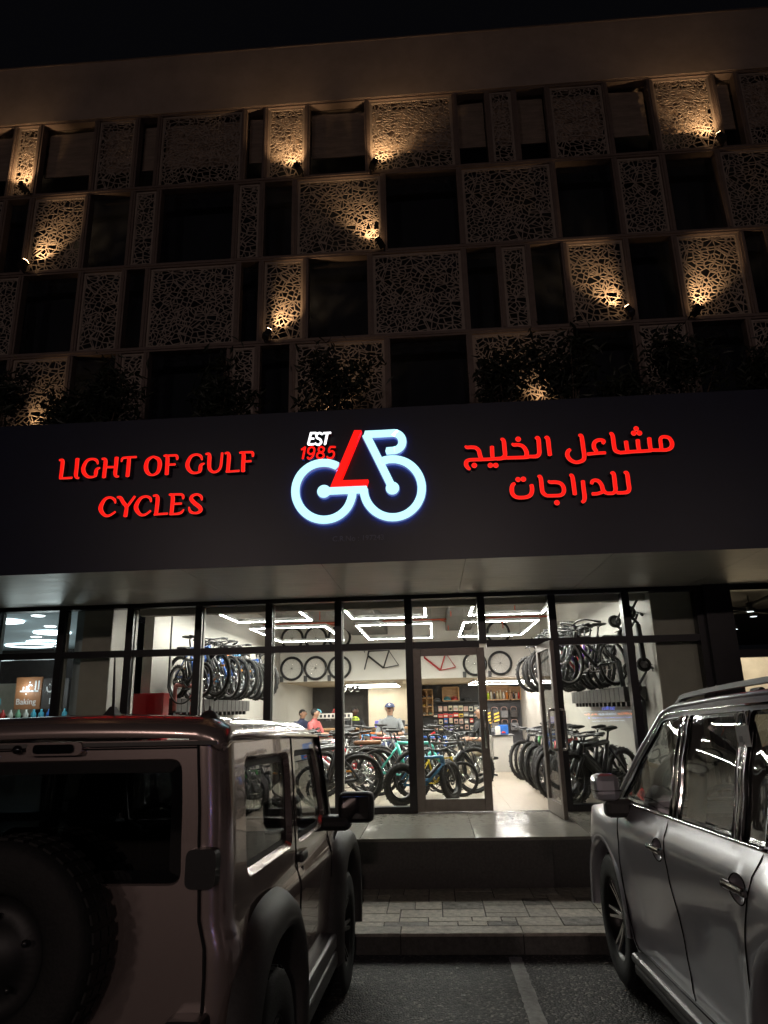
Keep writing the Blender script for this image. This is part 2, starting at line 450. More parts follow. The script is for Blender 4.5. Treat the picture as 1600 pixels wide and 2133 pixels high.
for z in ZR:
    MB().box(-16, 14, -.004, .152, z-FW, z+FW).build('frame_rail', 'bronze_frame', BLD)
    MB().box(-16, 14, -.02, -.0045, z-.012, z+.012).build('frame_bead', 'bronze_frame', BLD)
rb = random.Random(2)
for x0, x1 in sorted(PA+WA):                # roller blinds of the top floor, drawn about two thirds down
    zb = 11.22+(.14 if x1-x0 > 1.6 else 0); mb = MB(); n = 14; vs = []
    for i in range(n+1):
        z = zb+(12.14-zb)*i/n; sag = .012*math.sin(i*1.9+x0)*(i/n)
        vs += [(x0+.05, .215+sag, z), (x1-.05, .215-sag, z)]
    mb.add(vs, [(2*i, 2*i+1, 2*i+3, 2*i+2) for i in range(n)], True); mb.box(x0+.05, x1-.05, .205, .225, zb-.02, zb)
    mb.build('roller_blind', 'blind_fabric', BLD)
# canopy with sign fascia and soffit
MB().box(-16, 14, -2.374, -2.2, 3.479, 5.268).build('sign_fascia', 'fascia_panel', BLD)
MB().box(-16, 14, -2.2, 0, 3.56, 5.0).build('canopy_slab', 'wall_dark', BLD)
for i in range(-8, 8):
    MB().box(i*1.55+.4+.003, i*1.55+1.95-.003, -2.37, -1.19, 3.478, 3.5).build('soffit_panel', 'soffit_metal', BLD)
    MB().box(i*1.55+.4+.003, i*1.55+1.95-.003, -1.184, -.03, 3.478, 3.5).build('soffit_panel', 'soffit_metal', BLD)
# shop front
MX = [-6.22, -5.243, -4.244, -3.256, -2.253, -1.279, -.308, .696, 1.66, 2.654, 3.622]
for x in MX:
    zlo = .66 if x != .696 else 2.785
    MB().box(x-.05, x+.05, -.05, .1, zlo, 3.42).build('mullion', 'black_metal', BLD)
    MB().box(x+.0505, x+.062, .02, .09, zlo+.05, 3.40).build('mullion_gasket', 'wall_white', BLD)
MB().box(-12, 3.66, -.055, .1, 3.42, 3.50).build('head_frame', 'black_metal', BLD)
for x0, x1 in zip(MX, MX[1:]):
    MB().box(x0+.051, x1-.051, -.046, .09, 2.74, 2.83).build('transom', 'black_metal', BLD)
    MB().box(x0+.05, x1-.05, .012, .022, 2.83, 3.42).build('glass_pane', 'shop_glass', BLD)
    if not (-.4 < x0 < 1.5):
        MB().box(x0+.05, x1-.05, .012, .022, .74, 2.74).build('glass_pane', 'shop_glass', BLD)
        MB().box(x0+.05, x1-.05, -.046, .09, .66, .74).build('sill_rail', 'black_metal', BLD)
def door_leaf(loc, rz, w=.965):
    d = MB()
    d.box(0, .105, -.025, .025, .01, 2.07, .006).box(w-.105, w, -.025, .025, .01, 2.07, .006)
    d.box(.105, w-.105, -.025, .025, .01, .16).box(.105, w-.105, -.025, .025, 1.975, 2.07)
    o = d.build('door', 'door_metal', BLD); o.location = loc; o.rotation_euler = (0, 0, rz)
    MB().box(.105, w-.105, -.006, .006, .16, 1.975).build('door_pane', 'shop_glass', o)
    for sy in (-1, 1):
        hx = w-.05; y = sy*.095
        MB().tube([(hx, sy*.025, .78), (hx, y*.8, .78), (hx, y, .80), (hx, y, 1.22), (hx, y*.8, 1.24), (hx, sy*.025, 1.24)], .016, 10).build('pull_handle', 'steel', o)
    return o
door_leaf((-.257, 0, .665), 0)
door_leaf((1.43, .03, .665), R(-86.5), .86)
MB().box(-.257, -.25, -.03, .05, .665, 2.74).build('door_jamb', 'door_metal', BLD)
MB().box(-.25, 1.61, -.045, .06, .655, .664).build('threshold', 'steel', BLD)
# black pier and neighbour's window on the right
MB().box(3.672, 4.02, -.12, .4, .66, 3.478).build('pier_cladding', 'black_metal', BLD)
MB().box(4.02, 9, -.05, .1, 3.40, 3.478).build('head_frame', 'black_metal', BLD)
for z in (2.56,): MB().box(4.02, 9, -.05, .1, z-.05, z+.05).build('transom', 'black_metal', BLD)
MB().box(4.02, 9, .012, .022, .7, 3.40).build('glass_pane', 'shop_glass', BLD)
MB().box(-12, -6.27, .012, .022, .7, 3.42).build('glass_pane', 'shop_glass', BLD)
# ================================================================ rooms behind the glass
ZF, XL, XR, YB = .66, -4.27, 3.03, 10.1
fl = struct(MB().box(-4.3, 3.1, .1, 16.2, .5, .652).build('shop_floor', 'joint'))
ft = MB().box(.0015, .5985, .0015, 1.1985, -.02, 0).mesh('floor_tile', 'floor_tile')
for i in range(13):
    for j in range(10):
        if i*.6-4.3 > 3.0: continue
        o = ob('floor_tile', ft, fl); o.location = (-4.3+i*.6-.14, .11+j*1.2+(.6 if i % 2 else 0), ZF)
MB().box(-4.44, 3.02, 12.0, 16.2, .5, .66).build('floor_tile', 'floor_tile', fl)
for i in range(1, 13, 2): MB().box(-4.44+i*.6+.0015, -4.44+i*.6+.5985, .11, .7085, .6, .66).build('floor_tile', 'floor_tile', fl)
sw = struct(MB().box(XL-.15, XL, .9, 16.2, .5, 4.4).build('shop_side_wall', 'wall_white'))
sw2 = struct(MB().box(XR, XR+.15, .16, 16.2, .5, 4.4).build('shop_side_wall', 'wall_white'))
struct(MB().box(XL, XR, YB, YB+.15, 2.74, 4.4).build('bulkhead_wall', 'wall_white_lit'))
struct(MB().box(XL, XR, YB+.15, 16.2, 2.74, 2.85).build('mezzanine_soffit', 'wall_beige'))
struct(MB().box(XL, -2.2, 15.6, 16.2, .6, 2.74).build('back_wall', 'wall_dark'))
struct(MB().box(-2.2, -.47, 14.6, 16.2, .6, 2.74).build('back_wall', 'wall_beige'))
struct(MB().box(-.47, XR, 15.9, 16.2, .6, 2.74).build('back_wall', 'wall_dark'))
struct(MB().box(-4.4, 3.15, .6, 10.1, 4.3, 4.4).build('shop_ceiling', 'ceiling_grey'))
struct(MB().box(-4.27, 3.03, .32, .48, 3.36, 4.3).build('front_beam', 'wall_white'))
struct(MB().box(-4.4, 3.15, .1, .32, 3.5, 4.3).build('front_ceiling', 'wall_white'))
struct(MB().box(-5.02, -4.6, .16, .95, .5, 3.5).build('shop_column', 'column_face'))
struct(MB().box(-4.599, -4.59, .165, .94, .5, 3.5).build('column_side', 'wall_white'))

struct(MB().box(3.032, 3.66, .13, .158, .5, 3.5).build('wall_end', 'column_face'))
struct(MB().box(3.181, 3.66, .158, 12, .5, 4.4).build('partition_wall', 'wall_dark'))
# ================================================================ sign lettering traced in the fascia plane (x, z, stroke width), metres
ARABIC=[('alif',[[(1.334,4.778,0.023),(1.354,4.786,0.039),(1.365,4.756,0.047),(1.367,4.663,0.045),(1.37,4.575,0.043)]]),('lam',[[(1.229,4.779,0.023),(1.253,4.788,0.039),(1.262,4.761,0.045),(1.261,4.668,0.045),(1.258,4.61,0.045),(1.236,4.577,0.042),(1.192,4.571,0.037),(1.146,4.575,0.034)]]),('khah',[[(0.972,4.735,0.016),(0.989,4.717,0.035),(1.032,4.717,0.037),(1.078,4.702,0.039),(1.107,4.667,0.043),(1.122,4.616,0.047),(1.111,4.571,0.04)],[(1.146,4.573,0.034),(1.091,4.567,0.036),(0.904,4.57,0.034)],[(1.042,4.782,0.053)]]),('lam',[[(0.853,4.79,0.024),(0.876,4.784,0.039),(0.885,4.746,0.045),(0.886,4.661,0.045),(0.885,4.602,0.044),(0.85,4.569,0.039),(0.794,4.563,0.034)]]),('yeh',[[(0.751,4.712,0.042),(0.749,4.643,0.044),(0.749,4.588,0.042)],[(0.904,4.571,0.034),(0.826,4.568,0.034),(0.716,4.564,0.034),(0.63,4.564,0.034)],[(0.72,4.493,0.051)],[(0.779,4.49,0.051)]]),('jeem',[[(0.46,4.731,0.016),(0.477,4.713,0.035),(0.529,4.712,0.038),(0.575,4.702,0.039),(0.605,4.666,0.043),(0.614,4.615,0.045),(0.63,4.568,0.038)],[(0.63,4.564,0.036),(0.56,4.566,0.036),(0.489,4.564,0.036),(0.46,4.539,0.045),(0.462,4.497,0.044),(0.483,4.467,0.035),(0.5,4.46,0.023)],[(0.546,4.5,0.053)]]),('meem',[[(2.56,4.588,0.038),(2.561,4.638,0.038),(2.563,4.696,0.038),(2.578,4.725,0.034),(2.617,4.731,0.034),(2.66,4.712,0.039),(2.68,4.657,0.044),(2.666,4.608,0.042),(2.62,4.581,0.035),(2.544,4.581,0.033),(2.453,4.585,0.033)]]),('sheen',[[(2.448,4.727,0.043),(2.445,4.652,0.043),(2.447,4.594,0.041)],[(2.324,4.712,0.043),(2.321,4.641,0.043),(2.324,4.591,0.041)],[(2.198,4.702,0.043),(2.198,4.639,0.043),(2.201,4.585,0.041)],[(2.453,4.581,0.033),(2.376,4.579,0.033),(2.254,4.578,0.035),(2.116,4.572,0.035)],[(2.324,4.843,0.049)],[(2.293,4.792,0.052)],[(2.353,4.791,0.052)]]),('alif',[[(2.033,4.797,0.023),(2.054,4.793,0.038),(2.063,4.755,0.044),(2.064,4.662,0.044),(2.073,4.599,0.043),(2.116,4.574,0.037)]]),('ain',[[(1.944,4.685,0.031),(1.962,4.709,0.037),(1.94,4.727,0.035),(1.894,4.725,0.038),(1.856,4.694,0.042),(1.85,4.639,0.044),(1.873,4.597,0.038)],[(1.967,4.578,0.031),(1.879,4.578,0.032),(1.77,4.572,0.034)]]),('lam',[[(1.699,4.794,0.023),(1.726,4.788,0.039),(1.732,4.729,0.045),(1.734,4.637,0.045),(1.736,4.553,0.044),(1.717,4.504,0.042),(1.646,4.483,0.035),(1.587,4.511,0.042),(1.557,4.562,0.046),(1.566,4.611,0.042),(1.595,4.635,0.031)]]),('lam',[[(2.135,4.341,0.023),(2.162,4.34,0.038),(2.168,4.295,0.044),(2.168,4.214,0.044),(2.169,4.161,0.043),(2.148,4.126,0.039),(2.095,4.118,0.033),(2.035,4.121,0.033)]]),('lam',[[(1.995,4.342,0.023),(2.022,4.342,0.038),(2.027,4.293,0.044),(2.026,4.212,0.044),(2.025,4.155,0.042),(1.997,4.12,0.035),(1.929,4.119,0.033)]]),('dal',[[(1.782,4.231,0.034),(1.792,4.259,0.036),(1.824,4.271,0.035),(1.86,4.256,0.039),(1.886,4.21,0.042),(1.896,4.153,0.044),(1.929,4.119,0.033)],[(1.889,4.137,0.033),(1.831,4.12,0.033),(1.774,4.12,0.032)]]),('reh',[[(1.693,4.271,0.041),(1.692,4.186,0.042),(1.694,4.097,0.044),(1.684,4.05,0.039),(1.659,4.031,0.03)]]),('alif',[[(1.559,4.339,0.023),(1.582,4.334,0.038),(1.589,4.288,0.044),(1.592,4.199,0.044),(1.594,4.118,0.041)]]),('jeem',[[(1.328,4.29,0.015),(1.345,4.271,0.034),(1.399,4.268,0.037),(1.451,4.254,0.038),(1.481,4.212,0.042),(1.48,4.155,0.042),(1.446,4.12,0.036),(1.362,4.117,0.033),(1.294,4.12,0.033)],[(1.397,4.038,0.051)]]),('alif',[[(1.22,4.338,0.023),(1.243,4.338,0.038),(1.251,4.295,0.044),(1.252,4.214,0.044),(1.259,4.157,0.043),(1.294,4.12,0.036)]]),('teh',[[(0.972,4.271,0.027),(0.948,4.26,0.04),(0.932,4.216,0.046),(0.937,4.155,0.044),(0.98,4.116,0.037),(1.072,4.112,0.037),(1.127,4.138,0.043),(1.147,4.194,0.044),(1.144,4.251,0.041)],[(1.006,4.316,0.049)],[(1.064,4.318,0.051)]])]
LATIN=[[[(-4.165,4.783,0.02),(-4.134,4.783,0.031),(-4.123,4.757,0.049),(-4.122,4.661,0.047),(-4.125,4.57,0.045)],[(-4.141,4.563,0.019),(-4.063,4.562,0.022),(-3.99,4.564,0.022)]],[[(-3.952,4.793,0.05),(-3.95,4.677,0.048),(-3.951,4.598,0.048),(-3.936,4.562,0.029),(-3.909,4.558,0.015)]],[[(-3.704,4.713,0.012),(-3.723,4.758,0.031),(-3.776,4.779,0.023),(-3.836,4.76,0.037),(-3.871,4.682,0.051),(-3.857,4.617,0.048),(-3.81,4.569,0.034),(-3.755,4.561,0.023),(-3.71,4.579,0.029)],[(-3.676,4.668,0.014),(-3.713,4.65,0.039),(-3.719,4.603,0.048),(-3.718,4.575,0.031)]],[[(-3.663,4.775,0.019),(-3.632,4.772,0.031),(-3.617,4.741,0.048),(-3.618,4.646,0.048),(-3.619,4.547,0.048)],[(-3.492,4.787,0.051),(-3.491,4.688,0.048),(-3.493,4.601,0.046),(-3.482,4.561,0.031),(-3.447,4.553,0.015)],[(-3.604,4.673,0.023),(-3.503,4.67,0.023)]],[[(-3.431,4.729,0.014),(-3.423,4.766,0.026),(-3.389,4.777,0.023),(-3.258,4.779,0.022)],[(-3.346,4.772,0.046),(-3.345,4.665,0.048),(-3.347,4.548,0.048)]],[[(-3.066,4.775,0.02),(-3.124,4.734,0.043),(-3.14,4.655,0.054),(-3.114,4.583,0.044),(-3.058,4.553,0.021),(-2.999,4.586,0.043),(-2.981,4.672,0.054),(-3.002,4.74,0.043),(-3.066,4.775,0.02)]],[[(-2.942,4.777,0.017),(-2.911,4.777,0.031),(-2.896,4.739,0.047),(-2.895,4.644,0.047),(-2.894,4.55,0.047)],[(-2.915,4.778,0.021),(-2.839,4.778,0.023),(-2.796,4.774,0.026),(-2.785,4.746,0.031),(-2.786,4.722,0.015)],[(-2.893,4.669,0.021),(-2.801,4.669,0.023)]],[[(-2.496,4.706,0.012),(-2.513,4.752,0.03),(-2.564,4.775,0.023),(-2.624,4.754,0.037),(-2.661,4.676,0.05),(-2.65,4.613,0.047),(-2.606,4.564,0.033),(-2.553,4.556,0.023),(-2.508,4.571,0.029)],[(-2.467,4.665,0.014),(-2.506,4.645,0.038),(-2.511,4.599,0.047),(-2.514,4.567,0.03)]],[[(-2.458,4.775,0.018),(-2.423,4.776,0.03),(-2.412,4.74,0.047),(-2.412,4.661,0.047),(-2.404,4.597,0.042),(-2.364,4.558,0.029),(-2.312,4.566,0.027),(-2.28,4.615,0.029),(-2.272,4.701,0.027),(-2.268,4.782,0.026)]],[[(-2.237,4.772,0.018),(-2.204,4.776,0.03),(-2.189,4.737,0.047),(-2.191,4.642,0.045),(-2.195,4.556,0.044)],[(-2.217,4.554,0.019),(-2.139,4.555,0.021),(-2.064,4.558,0.023)]],[[(-2.071,4.771,0.017),(-2.037,4.773,0.03),(-2.021,4.737,0.047),(-2.023,4.642,0.047),(-2.022,4.545,0.046)],[(-2.041,4.775,0.021),(-1.966,4.775,0.023),(-1.924,4.77,0.026),(-1.916,4.744,0.03),(-1.917,4.718,0.015)],[(-2.019,4.666,0.021),(-1.932,4.667,0.023)]],[[(-3.459,4.237,0.012),(-3.474,4.28,0.03),(-3.526,4.309,0.023),(-3.585,4.288,0.037),(-3.623,4.209,0.055),(-3.614,4.155,0.05),(-3.568,4.103,0.033),(-3.515,4.099,0.023),(-3.451,4.14,0.021)]],[[(-3.446,4.309,0.015),(-3.407,4.3,0.038),(-3.369,4.244,0.044),(-3.33,4.193,0.042),(-3.329,4.135,0.047),(-3.334,4.078,0.048)],[(-3.242,4.312,0.026),(-3.279,4.256,0.029),(-3.323,4.192,0.03)]],[[(-3.052,4.235,0.012),(-3.066,4.281,0.03),(-3.116,4.303,0.023),(-3.175,4.282,0.036),(-3.218,4.203,0.054),(-3.206,4.145,0.05),(-3.161,4.094,0.033),(-3.108,4.092,0.023),(-3.048,4.135,0.021)]],[[(-3.032,4.307,0.018),(-2.994,4.307,0.03),(-2.979,4.274,0.047),(-2.98,4.182,0.047),(-2.985,4.094,0.045)],[(-3.009,4.088,0.019),(-2.931,4.092,0.021),(-2.852,4.094,0.022)]],[[(-2.851,4.311,0.017),(-2.825,4.311,0.03),(-2.806,4.274,0.047),(-2.807,4.174,0.046),(-2.811,4.087,0.046)],[(-2.825,4.313,0.021),(-2.727,4.311,0.023),(-2.697,4.3,0.026),(-2.689,4.277,0.029),(-2.69,4.254,0.014)],[(-2.807,4.203,0.021),(-2.702,4.204,0.022)],[(-2.833,4.086,0.019),(-2.744,4.088,0.022),(-2.7,4.102,0.027),(-2.676,4.135,0.012)]],[[(-2.474,4.231,0.012),(-2.486,4.275,0.03),(-2.532,4.302,0.022),(-2.583,4.287,0.034),(-2.596,4.25,0.045),(-2.556,4.202,0.049),(-2.502,4.158,0.049),(-2.482,4.123,0.046),(-2.499,4.097,0.034),(-2.543,4.086,0.022),(-2.596,4.105,0.03),(-2.618,4.159,0.012)]]]
EST=[[[(-1.258,4.973,0.035),(-1.289,4.835,0.035)],[(-1.267,4.969,0.032),(-1.198,4.968,0.032)],[(-1.281,4.904,0.03),(-1.223,4.904,0.03)],[(-1.292,4.835,0.032),(-1.223,4.835,0.032)]],[[(-1.128,4.946,0.03),(-1.159,4.966,0.032),(-1.194,4.949,0.035),(-1.191,4.912,0.035),(-1.153,4.886,0.035),(-1.144,4.848,0.035),(-1.176,4.824,0.032),(-1.213,4.846,0.03)]],[[(-1.119,4.961,0.032),(-1.032,4.962,0.032)],[(-1.073,4.959,0.037),(-1.101,4.823,0.037)]]]
YEAR=[[[(-1.366,4.774,0.028),(-1.324,4.802,0.03)],[(-1.324,4.808,0.032),(-1.35,4.664,0.032)]],[[(-1.22,4.748,0.03),(-1.222,4.785,0.03),(-1.251,4.801,0.03),(-1.282,4.782,0.03),(-1.289,4.74,0.03),(-1.259,4.716,0.03),(-1.228,4.731,0.03),(-1.22,4.748,0.03)],[(-1.222,4.736,0.03),(-1.242,4.683,0.03),(-1.279,4.664,0.03),(-1.296,4.685,0.028)]],[[(-1.142,4.799,0.03),(-1.113,4.78,0.03),(-1.119,4.746,0.03),(-1.151,4.735,0.03),(-1.17,4.761,0.03),(-1.165,4.789,0.03),(-1.142,4.799,0.03)],[(-1.151,4.733,0.03),(-1.119,4.713,0.03),(-1.118,4.677,0.03),(-1.155,4.66,0.03),(-1.187,4.684,0.03),(-1.182,4.72,0.03),(-1.151,4.733,0.03)]],[[(-0.981,4.788,0.03),(-1.04,4.788,0.03),(-1.055,4.734,0.028),(-1.015,4.741,0.03),(-0.998,4.707,0.03),(-1.015,4.666,0.03),(-1.056,4.658,0.03),(-1.078,4.681,0.027)]]]
LOGO=[[(-0.961,4.558,0.091),(-0.998,4.577,0.091),(-1.037,4.592,0.091),(-1.078,4.601,0.091),(-1.119,4.604,0.091),(-1.16,4.602,0.091),(-1.2,4.595,0.091),(-1.238,4.582,0.091),(-1.275,4.564,0.091),(-1.308,4.541,0.091),(-1.338,4.514,0.091),(-1.365,4.482,0.091),(-1.387,4.447,0.091),(-1.404,4.41,0.091),(-1.417,4.37,0.091),(-1.424,4.328,0.091),(-1.426,4.286,0.091),(-1.423,4.244,0.091),(-1.415,4.202,0.091),(-1.401,4.162,0.09),(-1.383,4.124,0.09),(-1.361,4.088,0.09),(-1.334,4.055,0.09),(-1.304,4.026,0.09),(-1.271,4.001,0.09),(-1.235,3.98,0.09),(-1.197,3.965,0.089),(-1.158,3.954,0.089),(-1.118,3.949,0.089),(-1.078,3.949,0.089),(-1.038,3.954,0.089),(-1.0,3.964,0.089),(-0.963,3.98,0.089),(-0.929,4.0,0.089),(-0.898,4.025,0.089),(-0.87,4.054,0.089),(-0.846,4.086,0.089),(-0.827,4.122,0.089),(-0.812,4.16,0.089),(-0.801,4.2,0.09),(-0.796,4.242,0.09)],[(-1.11,4.272,0.147)],[(-1.11,4.272,0.084),(-0.937,4.273,0.083),(-0.64,4.273,0.083)],[(-0.672,4.278,0.09),(-0.668,4.236,0.089),(-0.66,4.194,0.089),(-0.647,4.154,0.089),(-0.629,4.116,0.089),(-0.606,4.081,0.089),(-0.58,4.049,0.089),(-0.55,4.02,0.089),(-0.517,3.996,0.088),(-0.482,3.976,0.088),(-0.444,3.961,0.088),(-0.405,3.951,0.088),(-0.365,3.947,0.088),(-0.326,3.947,0.088),(-0.286,3.953,0.088),(-0.248,3.964,0.088),(-0.211,3.979,0.088),(-0.177,4.0,0.088),(-0.145,4.025,0.088),(-0.117,4.054,0.088),(-0.092,4.086,0.088),(-0.072,4.122,0.088),(-0.055,4.16,0.088),(-0.044,4.2,0.088),(-0.038,4.242,0.089),(-0.036,4.284,0.089),(-0.04,4.326,0.089),(-0.049,4.367,0.089),(-0.062,4.407,0.089),(-0.081,4.445,0.089),(-0.104,4.481,0.089),(-0.131,4.513,0.09),(-0.161,4.541,0.09),(-0.195,4.566,0.09),(-0.232,4.585,0.09),(-0.27,4.599,0.09),(-0.31,4.609,0.09),(-0.351,4.612,0.09),(-0.392,4.611,0.09),(-0.432,4.604,0.09),(-0.471,4.591,0.09)],[(-0.356,4.277,0.145)],[(-0.356,4.277,0.085),(-0.493,4.593,0.086),(-0.638,4.921,0.087)],[(-0.647,4.922,0.087),(-0.475,4.921,0.087),(-0.326,4.923,0.087),(-0.309,4.92,0.089),(-0.278,4.906,0.089),(-0.253,4.882,0.089),(-0.237,4.85,0.089),(-0.232,4.814,0.088),(-0.239,4.779,0.088),(-0.257,4.749,0.088),(-0.283,4.728,0.088),(-0.315,4.717,0.088),(-0.332,4.715,0.086),(-0.411,4.712,0.086)]]
RED=[(-0.767,4.973),(-0.686,4.969),(-0.923,4.389),(-0.619,4.385),(-0.639,4.321),(-1.037,4.321)]
emit('sign_red', (1.0, .006, .003), 1.2, (.2, .01, .01)); emit('sign_red_rim', (1.0, .05, .03), 1.0, (.2, .02, .02))
emit('sign_ice', (.50, .97, 1.0), 1.25, (.7, .8, .8)); emit('sign_ice_rim', (.62, .95, 1.0), 1.5, (.7, .8, .8)); emit('sign_white', (.96, .97, 1.0), 1.7, (.8, .8, .8))
emit('added_glow_blue', (.16, .34, 1.0), 8.0); emit('ice_return_glow', (.10, .12, .34), .7, (.3, .3, .4))
mat('letter_return', (.10, .10, .12), .4, var=.1); mat('faint_letter', (.22, .22, .28), .5, var=.1)
def ribbon(mb, st, y, grow=0, depth=0, k=6):
    if len(st) == 1:
        x, z, w = st[0]; n = 18; pl = [(x+(w/2+grow)*math.cos(2*math.pi*i/n), z+(w/2+grow)*math.sin(2*math.pi*i/n)) for i in range(n)]
        vs = [(a, y, b) for a, b in pl]; mb.add(vs, [tuple(range(n))])
        if depth: mb.add(vs+[(a, y+depth, b) for a, b in pl], [(i, (i+1) % n, n+(i+1) % n, n+i) for i in range(n)])
        return
    p = smooth_path(st, k) if len(st) > 2 else st
    L = []; Rr = []
    for i, (x, z, w) in enumerate(p):
        a = p[max(0, i-1)]; b = p[min(len(p)-1, i+1)]; tx, tz = b[0]-a[0], b[1]-a[1]; l = math.hypot(tx, tz) or 1; tx /= l; tz /= l; h = w/2+grow
        L.append((x-tz*h, z+tx*h)); Rr.append((x+tz*h, z-tx*h))
    def cap(c, d, w):
        h = w/2+grow; e = .30*h
        return (c[0]+d[0]*e, c[1]+d[1]*e)
    def dirn(a, b): l = math.hypot(b[0]-a[0], b[1]-a[1]) or 1; return ((b[0]-a[0])/l, (b[1]-a[1])/l)
    c0 = cap(p[0], dirn(p[1], p[0]), p[0][2]); c1 = cap(p[-1], dirn(p[-2], p[-1]), p[-1][2])
    n = len(p); vs = [(a, y, b) for a, b in L]+[(a, y, b) for a, b in Rr]+[(c0[0], y, c0[1]), (c1[0], y, c1[1])]
    fs = [(i, i+1, n+i+1, n+i) for i in range(n-1)]+[(0, n, 2*n), (n-1, 2*n+1, 2*n-1)]
    mb.add(vs, fs)
    if depth:
        loop = L+[c1]+Rr[::-1]+[c0]; m = len(loop)
        mb.add([(a, y, b) for a, b in loop]+[(a, y+depth, b) for a, b in loop], [(i, (i+1) % m, m+(i+1) % m, m+i) for i in range(m)])
YS = -2.45
def letter(par, strokes, face, rim, name='letter', grow=.004, ws=.86):
    strokes = [[(x, z, w*ws) for x, z, w in st] if len(st) > 1 else st for st in strokes]
    a = MB(); e = MB(); f = MB()
    for i, st in enumerate(strokes):
        ribbon(a, st, YS+.0012*i+.002, grow, .068-.0012*i); ribbon(e, st, YS+.0012*i, grow); ribbon(f, st, YS-.006+.0012*i)
    o = a.build(name, 'letter_return', par, False); e.build('letter_rim', rim, o, False); f.build('letter_face', face, o, False); return o
s = thing('sign_lettering', 'glowing red raised Latin lettering reading LIGHT OF GULF CYCLES on dark fascia', 'sign', (0, 0, 0))
for st in LATIN: letter(s, st, 'sign_red', 'sign_red_rim', ws=.78)
s = thing('sign_lettering', 'glowing red raised Arabic lettering on two lines at right of the bicycle logo', 'sign', (0, 0, 0))
for n_, st in ARABIC: letter(s, st, 'sign_red', 'sign_red_rim')
s = thing('sign_lettering', 'small white and red raised letters reading EST 1985 beside the bicycle logo', 'sign', (0, 0, 0))
for st in EST: letter(s, st, 'sign_white', 'sign_white', grow=.001, ws=.66)
for st in YEAR: letter(s, st, 'sign_red', 'sign_red_rim', grow=.0015, ws=.66)
s = thing('logo_sign', 'large illuminated ice blue and red bicycle shaped logo on the fascia', 'sign', (0, 0, 0))
for i, nm in ((0, 'rear_wheel_ring'), (1, 'rear_hub'), (2, 'chain_stay'), (3, 'front_wheel_ring'), (4, 'front_hub'), (5, 'fork'), (6, 'handlebar')):
    a = MB(); f = MB(); k = 1 if i in (0, 3) else 4
    ribbon(a, LOGO[i], YS+.0013*i, .006, .045-.0013*i, k); ribbon(f, LOGO[i], YS-.012+.0013*i, 0, 0, k)
    o = a.build(nm, 'ice_return_glow', s, False); f.build('lit_face', 'sign_ice', o, False)  # returns glow faintly, light on the sides painted as emission
    h_ = MB(); ribbon(h_, LOGO[i], YS+.062+.0005*i, -.008, 0, k); h_.build('added_glow_strip', 'added_glow_blue', o, False)  # added glowing strips behind the logo, tint the fascia around it blue
MB().prism(RED, YS-.016, YS+.07).build('frame_stroke', 'sign_red', s)
# registration number, unlit
def text_mesh(txt, size, name, m, parent, loc, rot=(R(90), 0, 0), ext=.002, shear=0, align='LEFT', off=0):
    cu = bpy.data.curves.new('text', 'FONT'); cu.body = txt; cu.size = size; cu.extrude = ext; cu.shear = shear; cu.align_x = align; cu.offset = off
    cu.resolution_u = 3
    t = bpy.data.objects.new('text', cu); COL.objects.link(t)
    dg = bpy.context.evaluated_depsgraph_get(); me = bpy.data.meshes.new_from_object(t.evaluated_get(dg))
    bpy.data.objects.remove(t); me.materials.clear(); me.materials.append(M[m])
    o = bpy.data.objects.new(name, me); COL.objects.link(o); o.location = loc; o.rotation_euler = rot
    if parent: o.parent = parent
    return o
s = thing('sign_lettering', 'tiny unlit grey registration number line under the bicycle logo', 'sign', (0, 0, 0))
t = text_mesh('C.R.No : 197243', .098, 'number_line', 'faint_letter', s, (-1.03, -2.376, 3.722), ext=.003)
w_ = max(v.co.x for v in t.data.vertices); t.scale = (.562/w_,)*2+(1,)
# ================================================================ floodlights on the screens
emit('flood_lens', (1.0, .62, .28), 30)
WARM = (1.0, .64, .31)
def floodlight(x, z, side, label, power=85.0):
    t = thing('floodlight', label, 'floodlight', (x, -.16, z), 0, 'floodlights washing the perforated screens')
    d = Vector((-side*.42, .10, .9)).normalized(); q = d.to_track_quat('Z', 'Y'); mt = q.to_matrix().to_4x4()
    MB().box(-.055, .055, -.045, .045, -.11, .02, .012).xf(mt).build('lamp_housing', 'black_metal', t)
    MB().box(-.07, .07, -.05, .05, -.13, -.112).box(-.07, .07, -.05, .05, -.095, -.08).xf(mt).build('heat_sink', 'black_metal', t)
    MB().box(-.045, .045, -.036, .036, .0205, .023).xf(mt).build('lens', 'flood_lens', t)
    MB().tube([(0, .0, -.05), (side*.09, .02, -.09), (side*.09, .15, -.11)], .013, 6).build('bracket', 'black_metal', t)
    l = bpy.data.lights.new('flood_lamp', 'SPOT'); l.energy = power; l.color = WARM; l.spot_size = R(66 if z < 10 else 92); l.spot_blend = 1.0; l.shadow_soft_size = .03
    lo = bpy.data.objects.new('flood_lamp', l); COL.objects.link(lo); lo.parent = t; lo.location = d*.06
    lo.rotation_euler = (-Vector((-side*.40, .42, .80) if z < 10 else (-side*.28, .27, .97)).normalized()).to_track_quat('Z', 'Y').to_euler()
